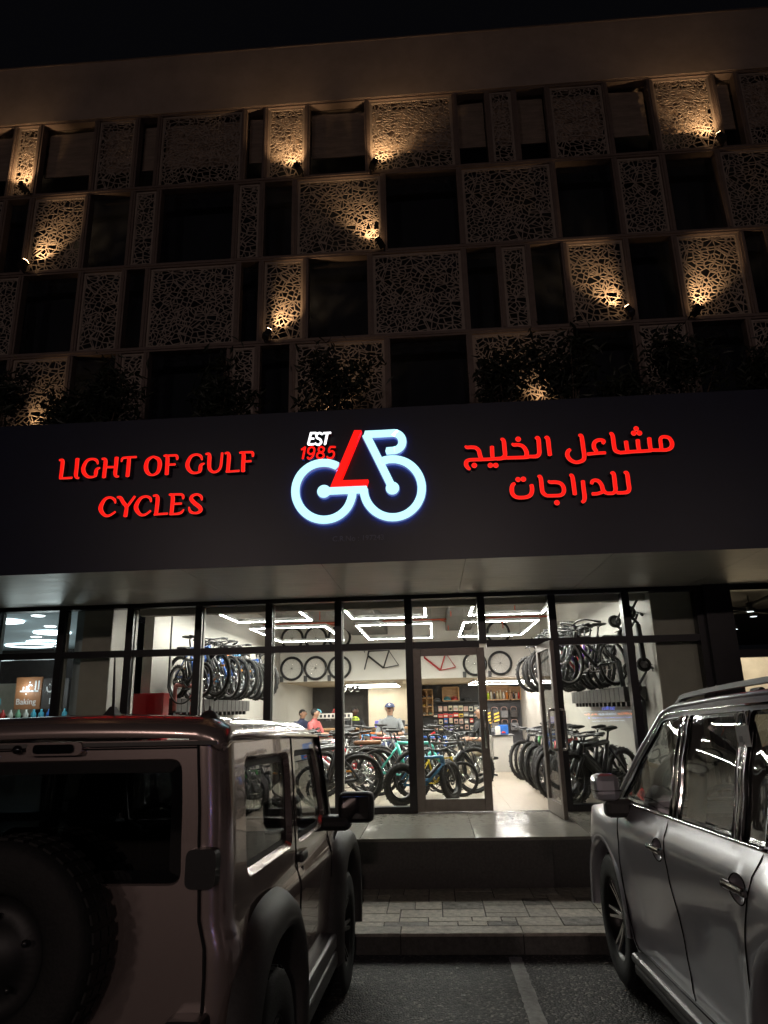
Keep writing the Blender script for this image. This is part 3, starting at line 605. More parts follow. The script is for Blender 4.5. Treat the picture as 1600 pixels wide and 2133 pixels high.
for x, z, sd, lb in [(-6.69, 10.76, 1, 'black floodlight lighting the narrow top floor screen at far left'), (-1.93, 10.75, 1, 'black floodlight at the lower right corner of the top screen above EST letters'),
    (-.61, 10.72, -1, 'black floodlight at lower left corner of the wide top floor screen'), (4.96, 10.76, 1, 'black floodlight on the top floor screen at far right'),
    (-6.44, 9.20, -1, 'black floodlight at left end of the second screen row'), (-.59, 9.20, 1, 'black floodlight at lower right of the wide second row screen'),
    (-2.33, 7.66, -1, 'black floodlight low on the narrow third row screen above the logo'), (3.16, 7.71, 1, 'black floodlight at lower right of third row screen, left of a dark window'),
    (4.18, 7.66, -1, 'black floodlight at lower left of the rightmost lit third row screen'), (-6.2, 6.20, -1, 'floodlight hidden behind the leftmost shrub on the canopy'),
    (-1.5, 6.15, -1, 'floodlight hidden behind the shrub above the logo'), (1.9, 6.18, 1, 'floodlight hidden behind the shrubs right of the logo')]:
    floodlight(x, z, sd, lb, 92 if z > 7 else 24)
# ================================================================ shrubs in planters on the canopy
mat('leaf_dark', (.013, .018, .010), .55, var=.4, scale=30); mat('stem_brown', (.07, .05, .035), .8, var=.3); mat('planter', (.05, .05, .055), .6)
def shrub(x, h, wd, label, seed):
    r_ = random.Random(seed); y = -1.1; z0 = 5.35
    t = thing('shrub', label, 'shrub', (x, y, z0), 0, 'shrubs growing along the canopy edge')
    st = MB(); lf = MB(); tips = []
    for i in range(9):
        a = r_.uniform(0, 6.28); rr = wd*r_.uniform(.15, .95); zz = h*r_.uniform(.55, 1.0)
        e = Vector((math.cos(a)*rr, math.sin(a)*rr*.7, zz)); m_ = Vector((e.x*.35+r_.uniform(-.05, .05), e.y*.35, zz*.5))
        st.tube([(0, 0, -.1), m_, e], [.016, .011, .005], 5)
        for k in range(95):
            t_ = r_.uniform(.25, 1.05); c = m_.lerp(e, t_)+Vector((r_.gauss(0, .11), r_.gauss(0, .10), r_.gauss(0, .11)))
            tips.append(c)
    for c in tips:
        L = r_.uniform(.055, .10); w = L*r_.uniform(.38, .6); q = Vector((r_.uniform(-1, 1), r_.uniform(-1, 1), r_.uniform(-.6, 1))).normalized(); p = q.orthogonal().normalized()
        an = r_.uniform(0, 6.28); p = (p*math.cos(an)+q.cross(p)*math.sin(an)); nrm = q.cross(p)*.012
        lf.add([c-q*L, c+p*w*.5+nrm, c+q*L, c-p*w*.5+nrm, c], [(0, 1, 4), (1, 2, 4), (2, 3, 4), (3, 0, 4)])
    st.build('stem', 'stem_brown', t); lf.build('foliage', 'leaf_dark', t, False)
    MB().box(-.45, .45, -.25, .25, -.38, -.1, .02).build('planter_box', 'planter', t)
for i, (x, h, wd, lb) in enumerate([(-5.95, 1.3, .72, 'leafy dark shrub at the left edge of the canopy'), (-4.95, .95, .4, 'small shrub between the leftmost shrub and the dark windows'), (-4.35, 1.35, .55, 'dark shrub standing in front of an unlit screen on the left'),
    (-2.75, 1.35, .6, 'dark shrub left of the EST letters on the canopy'), (-1.2, 1.42, .72, 'bushy shrub directly above the bicycle logo'), (1.05, 1.3, .5, 'shrub with lit gaps right of the logo, left of its pair'), (1.95, 1.42, .62, 'bushy shrub against the lit screen right of the logo'),
    (2.65, .8, .32, 'low spiky shrub before the dark window right of the logo'), (3.55, 1.38, .6, 'dark shrub above the Arabic lettering'), (4.45, 1.05, .45, 'low shrub at the right end of the canopy')]):
    shrub(x, h, wd, lb, 40+i)
# ================================================================ linear LED frames
emit('led', (1.0, .965, .89), 230); mat('led_profile', (.65, .65, .65), .4, .2, var=.05); mat('wire', (.25, .25, .25), .5)
def led_frame(x0, x1, y0, y1, z, label, top, grp='rectangular linear LED frames hung from the ceiling', gap=None):
    t = thing('led_frame', label, 'ceiling light', ((x0+x1)/2, (y0+y1)/2, z), 0, grp)
    hx, hy, w = (x1-x0)/2, (y1-y0)/2, .036
    for nm, b in (('led_bar', (-hx, hx, -hy, -hy+w)), ('led_bar', (-hx, hx, hy-w, hy)), ('led_bar', (-hx, -hx+w, -hy+w, hy-w)), ('led_bar', (hx-w, hx, -hy+w, hy-w))):
        if gap and nm == 'led_bar' and b[2:] == ((-hy), -hy+w) and gap == 'front': continue
        o = MB().box(b[0], b[1], b[2], b[3], .0, .06).build('led_bar', 'led_profile', t)
        MB().box(b[0]+.004, b[1]-.004, b[2]+.004, b[3]-.004, -.004, -.001).build('diffuser', 'led', o)
    for sx in (-1, 1):
        for sy in (-1, 1): MB().tube([(sx*(hx-.02), sy*(hy-.02), .06), (sx*(hx-.02), sy*(hy-.02), top-z)], .003, 5).build('hanger_wire', 'wire', t)
for i, (x0, x1) in enumerate([(-3.62, -2.20), (-1.46, -.07), (.70, 2.05)]):
    led_frame(x0, x1, 1.1, 3.28, 3.585, 'glowing rectangular LED frame near the shop window, '+('left', 'middle', 'right')[i]+' of three', 4.3)
    led_frame(x0-.05, x1+.1, 4.33, 7.3, 3.585, 'glowing rectangular LED frame deeper in the shop, '+('left', 'middle', 'right')[i]+' of three', 4.3)
led_frame(-2.6, -1.1, 11.6, 14.0, 2.66, 'small LED frame under the mezzanine behind the people', 2.74, 'LED frames under the mezzanine')
led_frame(1.15, 2.9, 11.2, 13.8, 2.66, 'small LED frame under the mezzanine above the shelves', 2.74, 'LED frames under the mezzanine')
# ================================================================ street lamps across the car park (seen only as reflections)
emit('street_lens', (1.0, .72, .50), 60); mat('lamp_pole', (.15, .15, .15), .5, .5)
for x, lb in ((-9.5, 'tall street lamp across the car park, far left'), (1.5, 'tall street lamp across the car park, middle'), (12.5, 'tall street lamp across the car park, far right')):
    t = thing('street_lamp', lb, 'street lamp', (x, -30, .3), 0, 'street lamps behind the parking')
    MB().tube([(0, 0, 0), (0, 0, 5), (0, .1, 7.6), (0, 1.0, 7.9)], [.09, .06, .05, .04], 10).build('pole', 'lamp_pole', t)
    MB().box(-.12, .12, .8, 1.5, 7.86, 7.98, .03).build('lamp_head', 'lamp_pole', t)
    MB().box(-.09, .09, .85, 1.45, 7.85, 7.858).build('lens', 'street_lens', t)
    l = bpy.data.lights.new('street_light', 'SPOT'); l.energy = 1200 if x < 5 else 500; l.color = (1.0, .78, .70); l.spot_size = R(140); l.spot_blend = .6; l.shadow_soft_size = .25
    lo = bpy.data.objects.new('street_light', l); COL.objects.link(lo); lo.parent = t; lo.location = (0, 1.2, 7.8); lo.rotation_euler = (R(48), 0, 0)
# ================================================================ lit sign across the car park, seen as a faint reflection in the shop glass
emit('neon_blue', (.12, .18, 1.0), 9); emit('neon_orange', (1.0, .22, .05), 9); emit('neon_pale', (.55, .70, 1.0), 7)
t = thing('lit_sign', 'dark signboard with glowing blue and orange strokes across the car park', 'sign', (7.0, -20, 0)); rn = random.Random(4)
MB().box(-1.3, 1.3, -.08, 0, 1.0, 2.3).build('board', 'black_metal', t)
MB().box(-1.25, -1.15, -.07, -.01, .33, 1.0).box(1.15, 1.25, -.07, -.01, .33, 1.0).build('post', 'black_metal', t)
def neon(z, x0, x1, m_, h, nm):
    x = x0; b = MB()
    while x < x1:
        w = rn.uniform(.04, .11); b.box(x, min(x1, x+w), .002, .02, z, z+h*rn.uniform(.6, 1)); x += w+rn.uniform(.015, .05)
    b.build(nm, m_, t)
neon(1.72, -.25, .25, 'neon_blue', .16, 'blue_emblem'); neon(1.52, -.95, -.45, 'neon_orange', .10, 'orange_strokes'); neon(1.52, -.4, .3, 'neon_pale', .10, 'pale_strokes'); neon(1.52, .35, .95, 'neon_orange', .10, 'orange_strokes'); neon(1.40, -.9, .9, 'neon_blue', .05, 'blue_strokes'); neon(1.28, -.7, .6, 'neon_pale', .04, 'pale_strokes')
MB().box(-1.1, 1.1, .002, .012, 1.66, 1.675).build('light_line', 'neon_pale', t)
# ================================================================ bicycles
mat('rubber', (.022, .021, .020), .75, var=.3, scale=40, bump=.3, bscale=90); mat('alloy', (.50, .50, .50), .3, .9, var=.1); mat('black_part', (.018, .018, .02), .4, .1, var=.2)
mat('rim_black', (.02, .02, .022), .3, .3, var=.1); mat('chrome_thin', (.6, .6, .6), .2, 1, var=0); mat('saddle_black', (.025, .024, .024), .55, var=.2); mat('saddle_tan', (.30, .14, .07), .55, var=.2)
mat('reflector_amber', (.85, .35, .03), .3, var=0); mat('reflector_red', (.6, .03, .02), .3, var=0); mat('tyre_tan', (.10, .07, .045), .8, var=.2); mat('grip', (.03, .03, .03), .8)
FC = {'black': (.016, .016, .018), 'graphite': (.06, .06, .065), 'blue': (.02, .10, .42), 'skyblue': (.07, .26, .50), 'red': (.50, .02, .025), 'teal': (.10, .62, .52), 'white': (.68, .68, .66), 'orange': (.65, .16, .02), 'green': (.05, .25, .06), 'steelblue': (.06, .20, .36), 'yellow': (.70, .50, .03), 'purple': (.12, .03, .30), 'silver': (.45, .45, .46)}
for k_, c_ in FC.items(): mat('paint_'+k_, c_, .28, .1, var=.05, coat=.6)
SPEC = {'mtb': dict(R=.345, t=.027, bar='flat', tube=.021, fork=.024, rim='rim_black', spokes=16), 'aero': dict(R=.345, t=.018, bar='drop', tube=.031, fork=.018, rim='rim_black', spokes=14), 'road': dict(R=.335, t=.014, bar='drop', tube=.018, fork=.012, rim='rim_black', spokes=14),
        'city': dict(R=.345, t=.022, bar='swept', tube=.022, fork=.014, rim='alloy', spokes=16), 'fat': dict(R=.355, t=.062, bar='flat', tube=.034, fork=.026, rim='rim_black', spokes=14),
        'ebike': dict(R=.345, t=.030, bar='flat', tube=.036, fork=.025, rim='rim_black', spokes=14), 'kids': dict(R=.255, t=.026, bar='flat', tube=.018, fork=.018, rim='alloy', spokes=12)}
WH = {}
def wheel_meshes(kind):
    if kind not in WH:
        s = SPEC[kind]; Rr = s['R']-s['t']; sq = .8 if kind == 'fat' else 1
        ty = MB().torus((0, 0, 0), Rr, s['t'], 'y', 32, 8, sq)
        if s['t'] > .02:
            for i in range(48):
                a = 2*math.pi*i/48; y = (.45 if i % 2 else -.45)*s['t']*sq; c = Vector((math.cos(a), 0, math.sin(a))); tn = Vector((-math.sin(a), 0, math.cos(a)))
                p = c*(s['R']-.002)+Vector((0, y, 0)); w = s['t']*.32; d = c*.006
                q = [p+tn*.009+Vector((0, w, 0)), p-tn*.009+Vector((0, w, 0)), p-tn*.009-Vector((0, w, 0)), p+tn*.009-Vector((0, w, 0))]
                ty.add(q+[x+d for x in q], [(4, 5, 6, 7), (0, 1, 5, 4), (1, 2, 6, 5), (2, 3, 7, 6), (3, 0, 4, 7)])
        dp = .045 if kind == 'road' else .018; ri = s['R']-2*s['t']+.004; wd = .045 if kind == 'fat' else .011
        rm = MB().lathe([(ri, -wd), (ri+.004, wd*0), (ri, wd), (ri-dp, wd*.6), (ri-dp, -wd*.6), (ri, -wd)], (0, 0, 0), 'y', 32)
        sp = MB(); n = s['spokes']
        for i in range(n):
            a = 2*math.pi*i/n; b = a+(.5 if i % 2 else -.5)
            sp.tube([(.022*math.cos(b), .022*(1 if i % 4 < 2 else -1), .022*math.sin(b)), ((ri-dp*.8)*math.cos(a), 0, (ri-dp*.8)*math.sin(a))], .0016, 3, False)
        sp.lathe([(0, -.05), (.017, -.05), (.017, .05), (0, .05)], (0, 0, 0), 'y', 10)
        if kind in ('mtb', 'ebike', 'fat'): sp.lathe([(.045, -.032), (.085, -.032), (.085, -.029), (.045, -.029), (.045, -.032)], (0, 0, 0), 'y', 20)
        WH[kind] = (ty.mesh('tyre', 'rubber'), rm.mesh('rim', s['rim']), sp.mesh('spokes', 'chrome_thin' if kind != 'fat' else 'black_part'))
    return WH[kind]
def make_bike(kind, color, opts=(), steer=0, saddle='saddle_black'):
    s = SPEC[kind]; k = .74 if kind == 'kids' else 1.0; Rr = s['R']; wb = .52*k if kind == 'kids' else .53
    t = thing('bicycle', 'bicycle', 'bicycle')
    RH = Vector((-wb, 0, Rr)); BB = Vector((-.09*k, 0, Rr-.05)); ST = Vector((-.235*k, 0, Rr+.44*k)); HB = Vector((.335*k, 0, Rr+.29*k)); HT = Vector((.30*k, 0, Rr+.42*k)); FH = Vector((wb, 0, Rr))
    if kind == 'city': ST = Vector((-.22, 0, Rr+.40)); 
    f = MB(); r = s['tube']; T = lambda pts, rr, n=8: f.tube(pts, rr, n)
    tt0 = ST if kind != 'city' else ST*.45+BB*.55; tt1 = HT
    T([HB*1.02-HT*.02, HT+(HT-HB)*.12], r*1.25); T([BB, HB*.92+HT*.08], r*1.25); T([BB, ST], r*.95)
    T([tt0, (tt0+tt1)/2+Vector((0, 0, -.015)), tt1], r*.85)
    for sy in (-1, 1):
        y = s['t']*.8+.035
        T([BB+Vector((-.02, sy*.03, 0)), BB+Vector((-.12*k, sy*y*.9, .01)), RH+Vector((0, sy*(y+.008), 0))], r*.55, 6)
        T([ST+Vector((0, sy*.015, -.07)), ST*.78+RH*.22+Vector((0, sy*y*.8, -.06)), RH+Vector((0, sy*(y+.008), 0))], r*.45, 6)
    f.lathe([(0, -.035), (.026, -.035), (.026, .035), (0, .035)], BB, 'y', 12)
    frame = f.build('frame', 'paint_'+color, t)
    if kind in ('ebike', 'fat'):
        MB().box(-.20, .16, -.033, .033, -.045, .04, .02).xf(Matrix.Translation((BB*.42+HB*.58)+Vector((0, 0, .05))) @ Matrix.Rotation(-math.atan2(HB.z-BB.z, HB.x-BB.x), 4, 'Y')).build('battery', 'black_part', frame)
    ax = (HT-HB).normalized(); st = Matrix.Translation(HB) @ Matrix.Rotation(steer, 4, ax) @ Matrix.Translation(-HB)
    fk = MB(); y = s['t']*.85+.032
    for sy in (-1, 1):
        fk.tube([HB+Vector((.012, sy*y, -.02)), HB*.5+FH*.5+Vector((.012, sy*y, 0)), FH+Vector((0, sy*y, 0))], [s['fork'], s['fork'], s['fork']*.7], 8)
    fk.tube([HB+Vector((.012, -y-.01, -.025)), HB+Vector((.012, y+.01, -.025))], s['fork']*1.15, 8)
    fk.xf(st).build('fork', 'paint_'+color if kind in ('road', 'city', 'aero') else 'black_part', t)
    a, b, c = wheel_meshes(kind)
    for P, mtx in ((RH, Matrix()), (FH, st)):
        w = ob('wheel', a, t); w.matrix_local = mtx @ Matrix.Translation(P) if P is FH else Matrix.Translation(P)
        ob('rim', b, w); ob('spokes', c, w)
    hb = MB(); sp_ = HT+ax*.10; top = HT+ax*.11+Vector((.05, 0, .01)); hb.tube([HT+ax*.05, sp_], .015, 8); hb.tube([sp_, top], .016, 8)
    if s['bar'] == 'flat':
        W_ = .34 if kind != 'kids' else .26
        hb.tube([top+Vector((-.05, -W_, .03)), top+Vector((-.03, -W_*.6, .025)), top+Vector((0, -.06, 0)), top+Vector((0, .06, 0)), top+Vector((-.03, W_*.6, .025)), top+Vector((-.05, W_, .03))], .0125, 8)
        for sy in (-1, 1):
            hb.tube([top+Vector((-.052, sy*W_*1.02, .03)), top+Vector((-.037, sy*W_*.68, .026))], .019, 8)
            hb.tube([top+Vector((-.02, sy*W_*.66, .02)), top+Vector((.035, sy*W_*.74, .005)), top+Vector((.0, sy*W_*.98, .0))], .006, 5)
            hb.tube([top+Vector((-.02, sy*W_*.6, .02)), top+Vector((.10, sy*W_*.3, -.02)), HB+Vector((.07, sy*.03, .05)), HB+Vector((.02, sy*.03, -.1))], .004, 4)
    elif s['bar'] == 'drop':
        for sy in (-1, 1):
            hb.tube(smooth_path([top, top+Vector((0, sy*.15, 0)), top+Vector((.03, sy*.205, 0)), top+Vector((.11, sy*.21, -.02)), top+Vector((.12, sy*.215, -.09)), top+Vector((.04, sy*.22, -.13)), top+Vector((-.03, sy*.22, -.13))], 4), .0135, 7)
            hb.tube([top+Vector((.10, sy*.21, 0)), top+Vector((.15, sy*.21, .06)), top+Vector((.13, sy*.21, -.06))], .012, 6)
    else:
        for sy in (-1, 1): hb.tube(smooth_path([top, top+Vector((.03, sy*.12, .04)), top+Vector((0, sy*.25, .05)), top+Vector((-.14, sy*.30, .03)), top+Vector((-.24, sy*.31, .02))], 4), .0125, 7); hb.tube([top+Vector((-.13, sy*.30, .03)), top+Vector((-.25, sy*.31, .02))], .018, 7)
    hb.xf(st).build('handlebar', 'black_part', t)
    sd = MB(); stp = ST+(ST-BB).normalized()*(.14 if kind != 'road' else .18)
    sd.tube([ST, stp], .014, 8)
    sections = [(-.13, .075, .012), (-.10, .082, .018), (-.03, .055, .018), (.05, .028, .016), (.13, .018, .010)]
    vs = []; n = 10
    for x, w, h in sections:
        for i in range(n):
            an = 2*math.pi*i/n; vs.append(stp+Vector((x, w*math.cos(an), .04+h*1.4*math.sin(an)+(.01 if x < -.08 else 0))))
    sd2 = MB().add(vs, [(i*n+j, i*n+(j+1) % n, (i+1)*n+(j+1) % n, (i+1)*n+j) for i in range(4) for j in range(n)]+[tuple(range(n)), tuple(range(5*n-1, 4*n-1, -1))], True)
    sd.tube([stp+Vector((-.07, .03, .03)), stp, stp+Vector((.09, 0, .035))], .006, 5)
    po = sd.build('seat_post', 'black_part', t); sd2.build('saddle', saddle, po)
    ck = MB().torus(BB+Vector((0, -.045, 0)), .082, .006, 'y', 22, 5)
    for i in range(5): an = i*1.2566; ck.tube([BB+Vector((0, -.045, 0)), BB+Vector((.08*math.cos(an), -.045, .08*math.sin(an)))], .006, 4)
    for sy, an in ((-1, -.5), (1, -.5+math.pi)):
        e = BB+Vector((.165*math.cos(an), sy*.065, .165*math.sin(an))); ck.tube([BB+Vector((0, sy*.05, 0)), e], .010, 6); ck.box(e.x-.045, e.x+.045, e.y if sy > 0 else e.y-.09, e.y+.09 if sy > 0 else e.y, e.z-.01, e.z+.01)
    ck.tube([BB+Vector((-.01, -.045, .082)), RH+Vector((0, -.045, .045))], .004, 4); ck.tube([BB+Vector((-.01, -.045, -.082)), RH+Vector((.02, -.045, -.10)), RH+Vector((0, -.045, -.04))], .004, 4)
    ck.lathe([(.03, -.055), (.055, -.05), (.03, -.035)], RH, 'y', 14)
    ck.build('crankset', 'black_part' if kind != 'city' else 'alloy', t)
    if 'rack' in opts:
        m = MB(); z = Rr*2+.06
        for sy in (-1, 1):
            m.tube([ST+Vector((-.01, sy*.02, -.08)), Vector((-.30, sy*.06, z)), Vector((-.72, sy*.06, z+.01))], .006, 6); m.tube([RH+Vector((0, sy*.07, 0)), Vector((-.55, sy*.06, z))], .006, 6)
        for x in (-.35, -.45, -.55, -.65, -.72): m.tube([(x, -.06, z), (x, .06, z)], .005, 5)
        m.build('rear_rack', 'black_part', t)
    if 'pad' in opts: MB().box(-.74, -.30, -.075, .075, Rr*2+.07, Rr*2+.13, .02).build('rear_seat_pad', 'saddle_tan', t)
    if 'fender' in opts:
        for P, a0, a1, mtx in ((RH, R(20), R(175), Matrix()), (FH, R(25), R(165), st)):
            MB().lathe([(Rr+.012, -.03), (Rr+.028, 0), (Rr+.012, .03)], P, 'y', 16, True, a0, a1).xf(mtx).build('mudguard', 'paint_'+color if color in ('white', 'teal') else 'black_part', t)
    if 'basket' in opts:
        m = MB(); c = top+Vector((.17, 0, -.03))
        for zz, w in ((-.11, .11), (-.04, .125), (.04, .14), (.11, .155)): m.tube([c+Vector((-w*.8, -w, zz)), c+Vector((w*.8, -w, zz)), c+Vector((w*.8, w, zz)), c+Vector((-w*.8, w, zz))], .004, 4, False, True)
        for i in range(-3, 4):
            u = i/3
            for p0, p1 in (((-.088, u*.11), (-.124, u*.155)), ((.088, u*.11), (.124, u*.155)), ((u*.088, -.11), (u*.124, -.155)), ((u*.088, .11), (u*.124, .155))): m.tube([c+Vector((*p0, -.11)), c+Vector((*p1, .11))], .003, 3, False)
        m.xf(st).build('basket', 'black_part', t)
    if 'amber' in opts: 
        for P in (RH, FH): MB().box(P.x+.10, P.x+.19, -.012, .012, P.z+.10, P.z+.125).build('spoke_reflector', 'reflector_amber', t)
    index_kids(t); return t
PROTO = {}
def bike(kind, color, x, y, z, rz, label, group, opts=(), steer=0, saddle='saddle_black', tilt=0, sc=1):
    key = (kind, color, tuple(opts), round(steer, 2), saddle)
    if key not in PROTO: PROTO[key] = o = make_bike(*key[:2], opts, steer, saddle)
    else: o = copy_tree(PROTO[key])
    o.location = (x, y, z); o.rotation_euler = (tilt, 0, rz); o.scale = (sc,)*3; o['label'] = label; o['group'] = group; return o
ORD = ['nearest', 'second', 'third', 'fourth', 'fifth', 'sixth', 'seventh', 'eighth', 'ninth', 'tenth', 'eleventh', 'twelfth', 'thirteenth', 'fourteenth', 'fifteenth', 'sixteenth']
rk = random.Random(21)
G1 = 'bikes on the upper rack of the left wall'
LT = [('kids', 'black'), ('mtb', 'blue'), ('mtb', 'graphite'), ('city', 'blue'), ('mtb', 'orange'), ('mtb', 'skyblue'), ('kids', 'black'), ('mtb', 'skyblue'), ('city', 'graphite'), ('mtb', 'black'), ('mtb', 'blue'), ('mtb', 'graphite'), ('city', 'black')]
for i, (k_, c_) in enumerate(LT):
    bike(k_, c_, -3.66+rk.uniform(-.05, .05), 1.0+i*.31, 2.18+rk.uniform(-.02, .02), R(-42+rk.uniform(-5, 5)), c_+' '+k_.replace('mtb', 'mountain').replace('kids', 'small')+' bicycle, '+ORD[i]+' from the window on the upper left rack', G1, ('amber',) if i % 3 == 1 else (), rk.uniform(-.2, .2))
G2 = 'bikes on the upper rack of the right wall'
RT = [('city', 'black'), ('mtb', 'black'), ('mtb', 'purple'), ('city', 'graphite'), ('mtb', 'red'), ('mtb', 'black'), ('city', 'silver'), ('mtb', 'graphite'), ('mtb', 'black'), ('road', 'orange'), ('mtb', 'black'), ('mtb', 'blue'), ('mtb', 'graphite'), ('mtb', 'black')]
for i, (k_, c_) in enumerate(RT):
    bike(k_, c_, 2.34+rk.uniform(-.05, .05), 1.2+i*.27, 2.21+rk.uniform(-.02, .02), R(180+40+rk.uniform(-5, 5)), c_+' '+k_.replace('mtb', 'mountain')+' bicycle, '+ORD[i]+' from the window on the upper right rack', G2, ('basket',) if i == 1 else (('rack',) if i in (0, 3) else ()), rk.uniform(-.2, .2))
G3 = 'bikes standing along the right wall'
RL = [('ebike', 'black'), ('ebike', 'graphite'), ('fat', 'black'), ('ebike', 'red'), ('mtb', 'black'), ('mtb', 'blue'), ('ebike', 'black'), ('mtb', 'black'), ('mtb', 'graphite'), ('mtb', 'green'), ('mtb', 'black'), ('mtb', 'white'), ('mtb', 'black'), ('mtb', 'graphite'), ('mtb', 'black')]
for i, (k_, c_) in enumerate(RL[:14]):
    bike(k_, c_, (1.98 if i > 2 else 2.25)+rk.uniform(-.05, .05), .62+i*.31, ZF, R(180+(38 if i < 3 else 52)+rk.uniform(-4, 4)), c_+' '+{'mtb': 'mountain', 'ebike': 'electric', 'fat': 'fat tyre'}[k_]+' bicycle, '+ORD[i]+' from the window in the row along the right wall', G3, (), rk.uniform(-.15, .15))
G4 = 'bikes standing along the left wall'
for i in range(12):
    c_ = ['black', 'graphite', 'red', 'black', 'skyblue', 'black'][i % 6]
    bike('mtb', c_, -3.5, 1.1+i*.36, ZF, R(-45+rk.uniform(-5, 5)), c_+' mountain bicycle, '+ORD[i]+' from the window in the row along the left wall', G4, (), rk.uniform(-.15, .15))
G5 = 'bikes on display on the shop floor'
bike('fat', 'steelblue', -.13, .86, ZF, R(31), 'blue fat tyre electric bicycle with its front wheel turned, behind the closed door', G5, (), .5, sc=.80)
bike('mtb', 'yellow', .03, 1.45, ZF, R(27), 'yellow and black mountain bicycle just behind the blue fat tyre bicycle', G5, (), -.3, sc=.74)
b_ = bike('aero', 'teal', -.38, 1.95, ZF, R(6), 'turquoise racing bicycle with thick tubes standing in the middle of the floor', G5, (), .1)
for i, (x, y, a, k_, c_, op, sa, lb) in enumerate([
    (-1.62, .75, 188, 'ebike', 'graphite', ('amber',), 'saddle_black', 'dark electric bicycle with amber spoke reflector, nearest the window left of the fat bike'),
    (-1.72, 1.35, 187, 'ebike', 'black', ('rack',), 'saddle_black', 'black electric bicycle with rear rack, second in the row left of the fat bike'),
    (-1.60, 1.95, 184, 'city', 'white', ('rack', 'pad', 'fender'), 'saddle_black', 'white city bicycle with a brown padded rear rack'),
    (-1.75, 2.5, 186, 'mtb', 'black', (), 'saddle_black', 'black mountain bicycle behind the white city bicycle'),
    (-1.5, 3.1, 176, 'city', 'red', ('rack',), 'saddle_black', 'red city bicycle with a tall black rear rack'),
    (-1.85, 3.6, 190, 'mtb', 'silver', (), 'saddle_black', 'silver mountain bicycle left of the red city bicycle'),
    (-.55, 3.5, 8, 'mtb', 'black', (), 'saddle_black', 'black mountain bicycle behind the turquoise racing bicycle'),
    (-2.2, 4.3, 170, 'kids', 'orange', (), 'saddle_black', 'orange small bicycle in the crowded middle of the shop'),
    (-1.0, 4.3, 12, 'mtb', 'red', (), 'saddle_black', 'red mountain bicycle in the middle of the shop floor'),
    (-1.9, 5.0, 184, 'kids', 'blue', (), 'saddle_black', 'blue small bicycle beyond the red bicycles'),
    (-.8, 5.0, 5, 'road', 'white', (), 'saddle_black', 'white racing bicycle in front of the man wearing a cap'),
    (-2.3, 5.7, 175, 'mtb', 'red', (), 'saddle_black', 'red mountain bicycle near the left counter'),
    (-1.3, 5.6, 4, 'mtb', 'skyblue', (), 'saddle_black', 'sky blue mountain bicycle before the counter'),
    (.25, 3.1, 30, 'road', 'graphite', (), 'saddle_black', 'grey racing bicycle behind the door handle'),
    (.12, 1.8, 26, 'mtb', 'graphite', (), 'saddle_black', 'dark grey mountain bicycle with thin front wheel beside the fat bike')]):
    bike(k_, c_, x, y, ZF, R(a), lb, G5, op, rk.uniform(-.2, .2), sa)
for i, (x, y, a, k_, c_, lb) in enumerate([(-2.3, 1.7, 186, 'ebike', 'black', 'black electric bicycle half hidden behind the window mullion'), (-2.45, 2.6, 184, 'mtb', 'graphite', 'grey mountain bicycle in the left cluster of the shop floor'), (-2.5, 3.3, 186, 'city', 'orange', 'orange city bicycle in the left cluster of the shop floor'),
    (-.1, 4.2, 14, 'mtb', 'blue', 'blue mountain bicycle two rows behind the turquoise racing bicycle'), (.1, 5.2, 10, 'city', 'black', 'black city bicycle near the sofa'), (-1.6, 6.3, 180, 'kids', 'red', 'red small bicycle deep in the crowded floor'), (-.7, 6.3, 4, 'mtb', 'graphite', 'grey mountain bicycle beside the man in the cap'),
    (-2.4, 6.6, 182, 'mtb', 'blue', 'blue mountain bicycle in front of the display desk'), (-1.4, 7.3, 176, 'mtb', 'orange', 'orange mountain bicycle in front of the display desk'), (-.3, 7.2, 8, 'city', 'red', 'red city bicycle at the right end of the display desk'), (-2.0, 4.0, 182, 'road', 'red', 'red racing bicycle near the middle of the floor')]):
    bike(k_, c_, x, y, ZF, R(a), lb, G5, ('rack',) if k_ == 'city' else (), rk.uniform(-.2, .2))
text_mesh('Bianchi', .085, 'brand_lettering', 'black_part', b_, (.005, -.029, .40), (R(90), R(-33), 0), ext=.001)
# ================================================================ rack boards the hung bicycles stand on
mat('rack_board', (.045, .043, .042), .5, var=.2)
def rack(x, y0, n, side, label):
    t = thing('bike_rack', label, 'bike rack', (x, y0, 2.0), 0, 'wall racks under the hung bikes')
    for i in range(n):
        MB().box(-.02, .30, i*.28, i*.28+.26, -.02, .19-.0, .006).xf(Matrix.Scale(side, 4, (1, 0, 0))).build('rack_plate', 'rack_board', t)
        MB().box(.10, .26, i*.28+.05, i*.28+.15, -.085, -.021, .004).xf(Matrix.Scale(side, 4, (1, 0, 0))).build('rack_bracket', 'black_part', t)
rack(XL+.03, 1.1, 16, 1, 'dark plated bike rack along the left wall'); rack(XR-.03, .75, 14, -1, 'dark plated bike rack along the right wall')
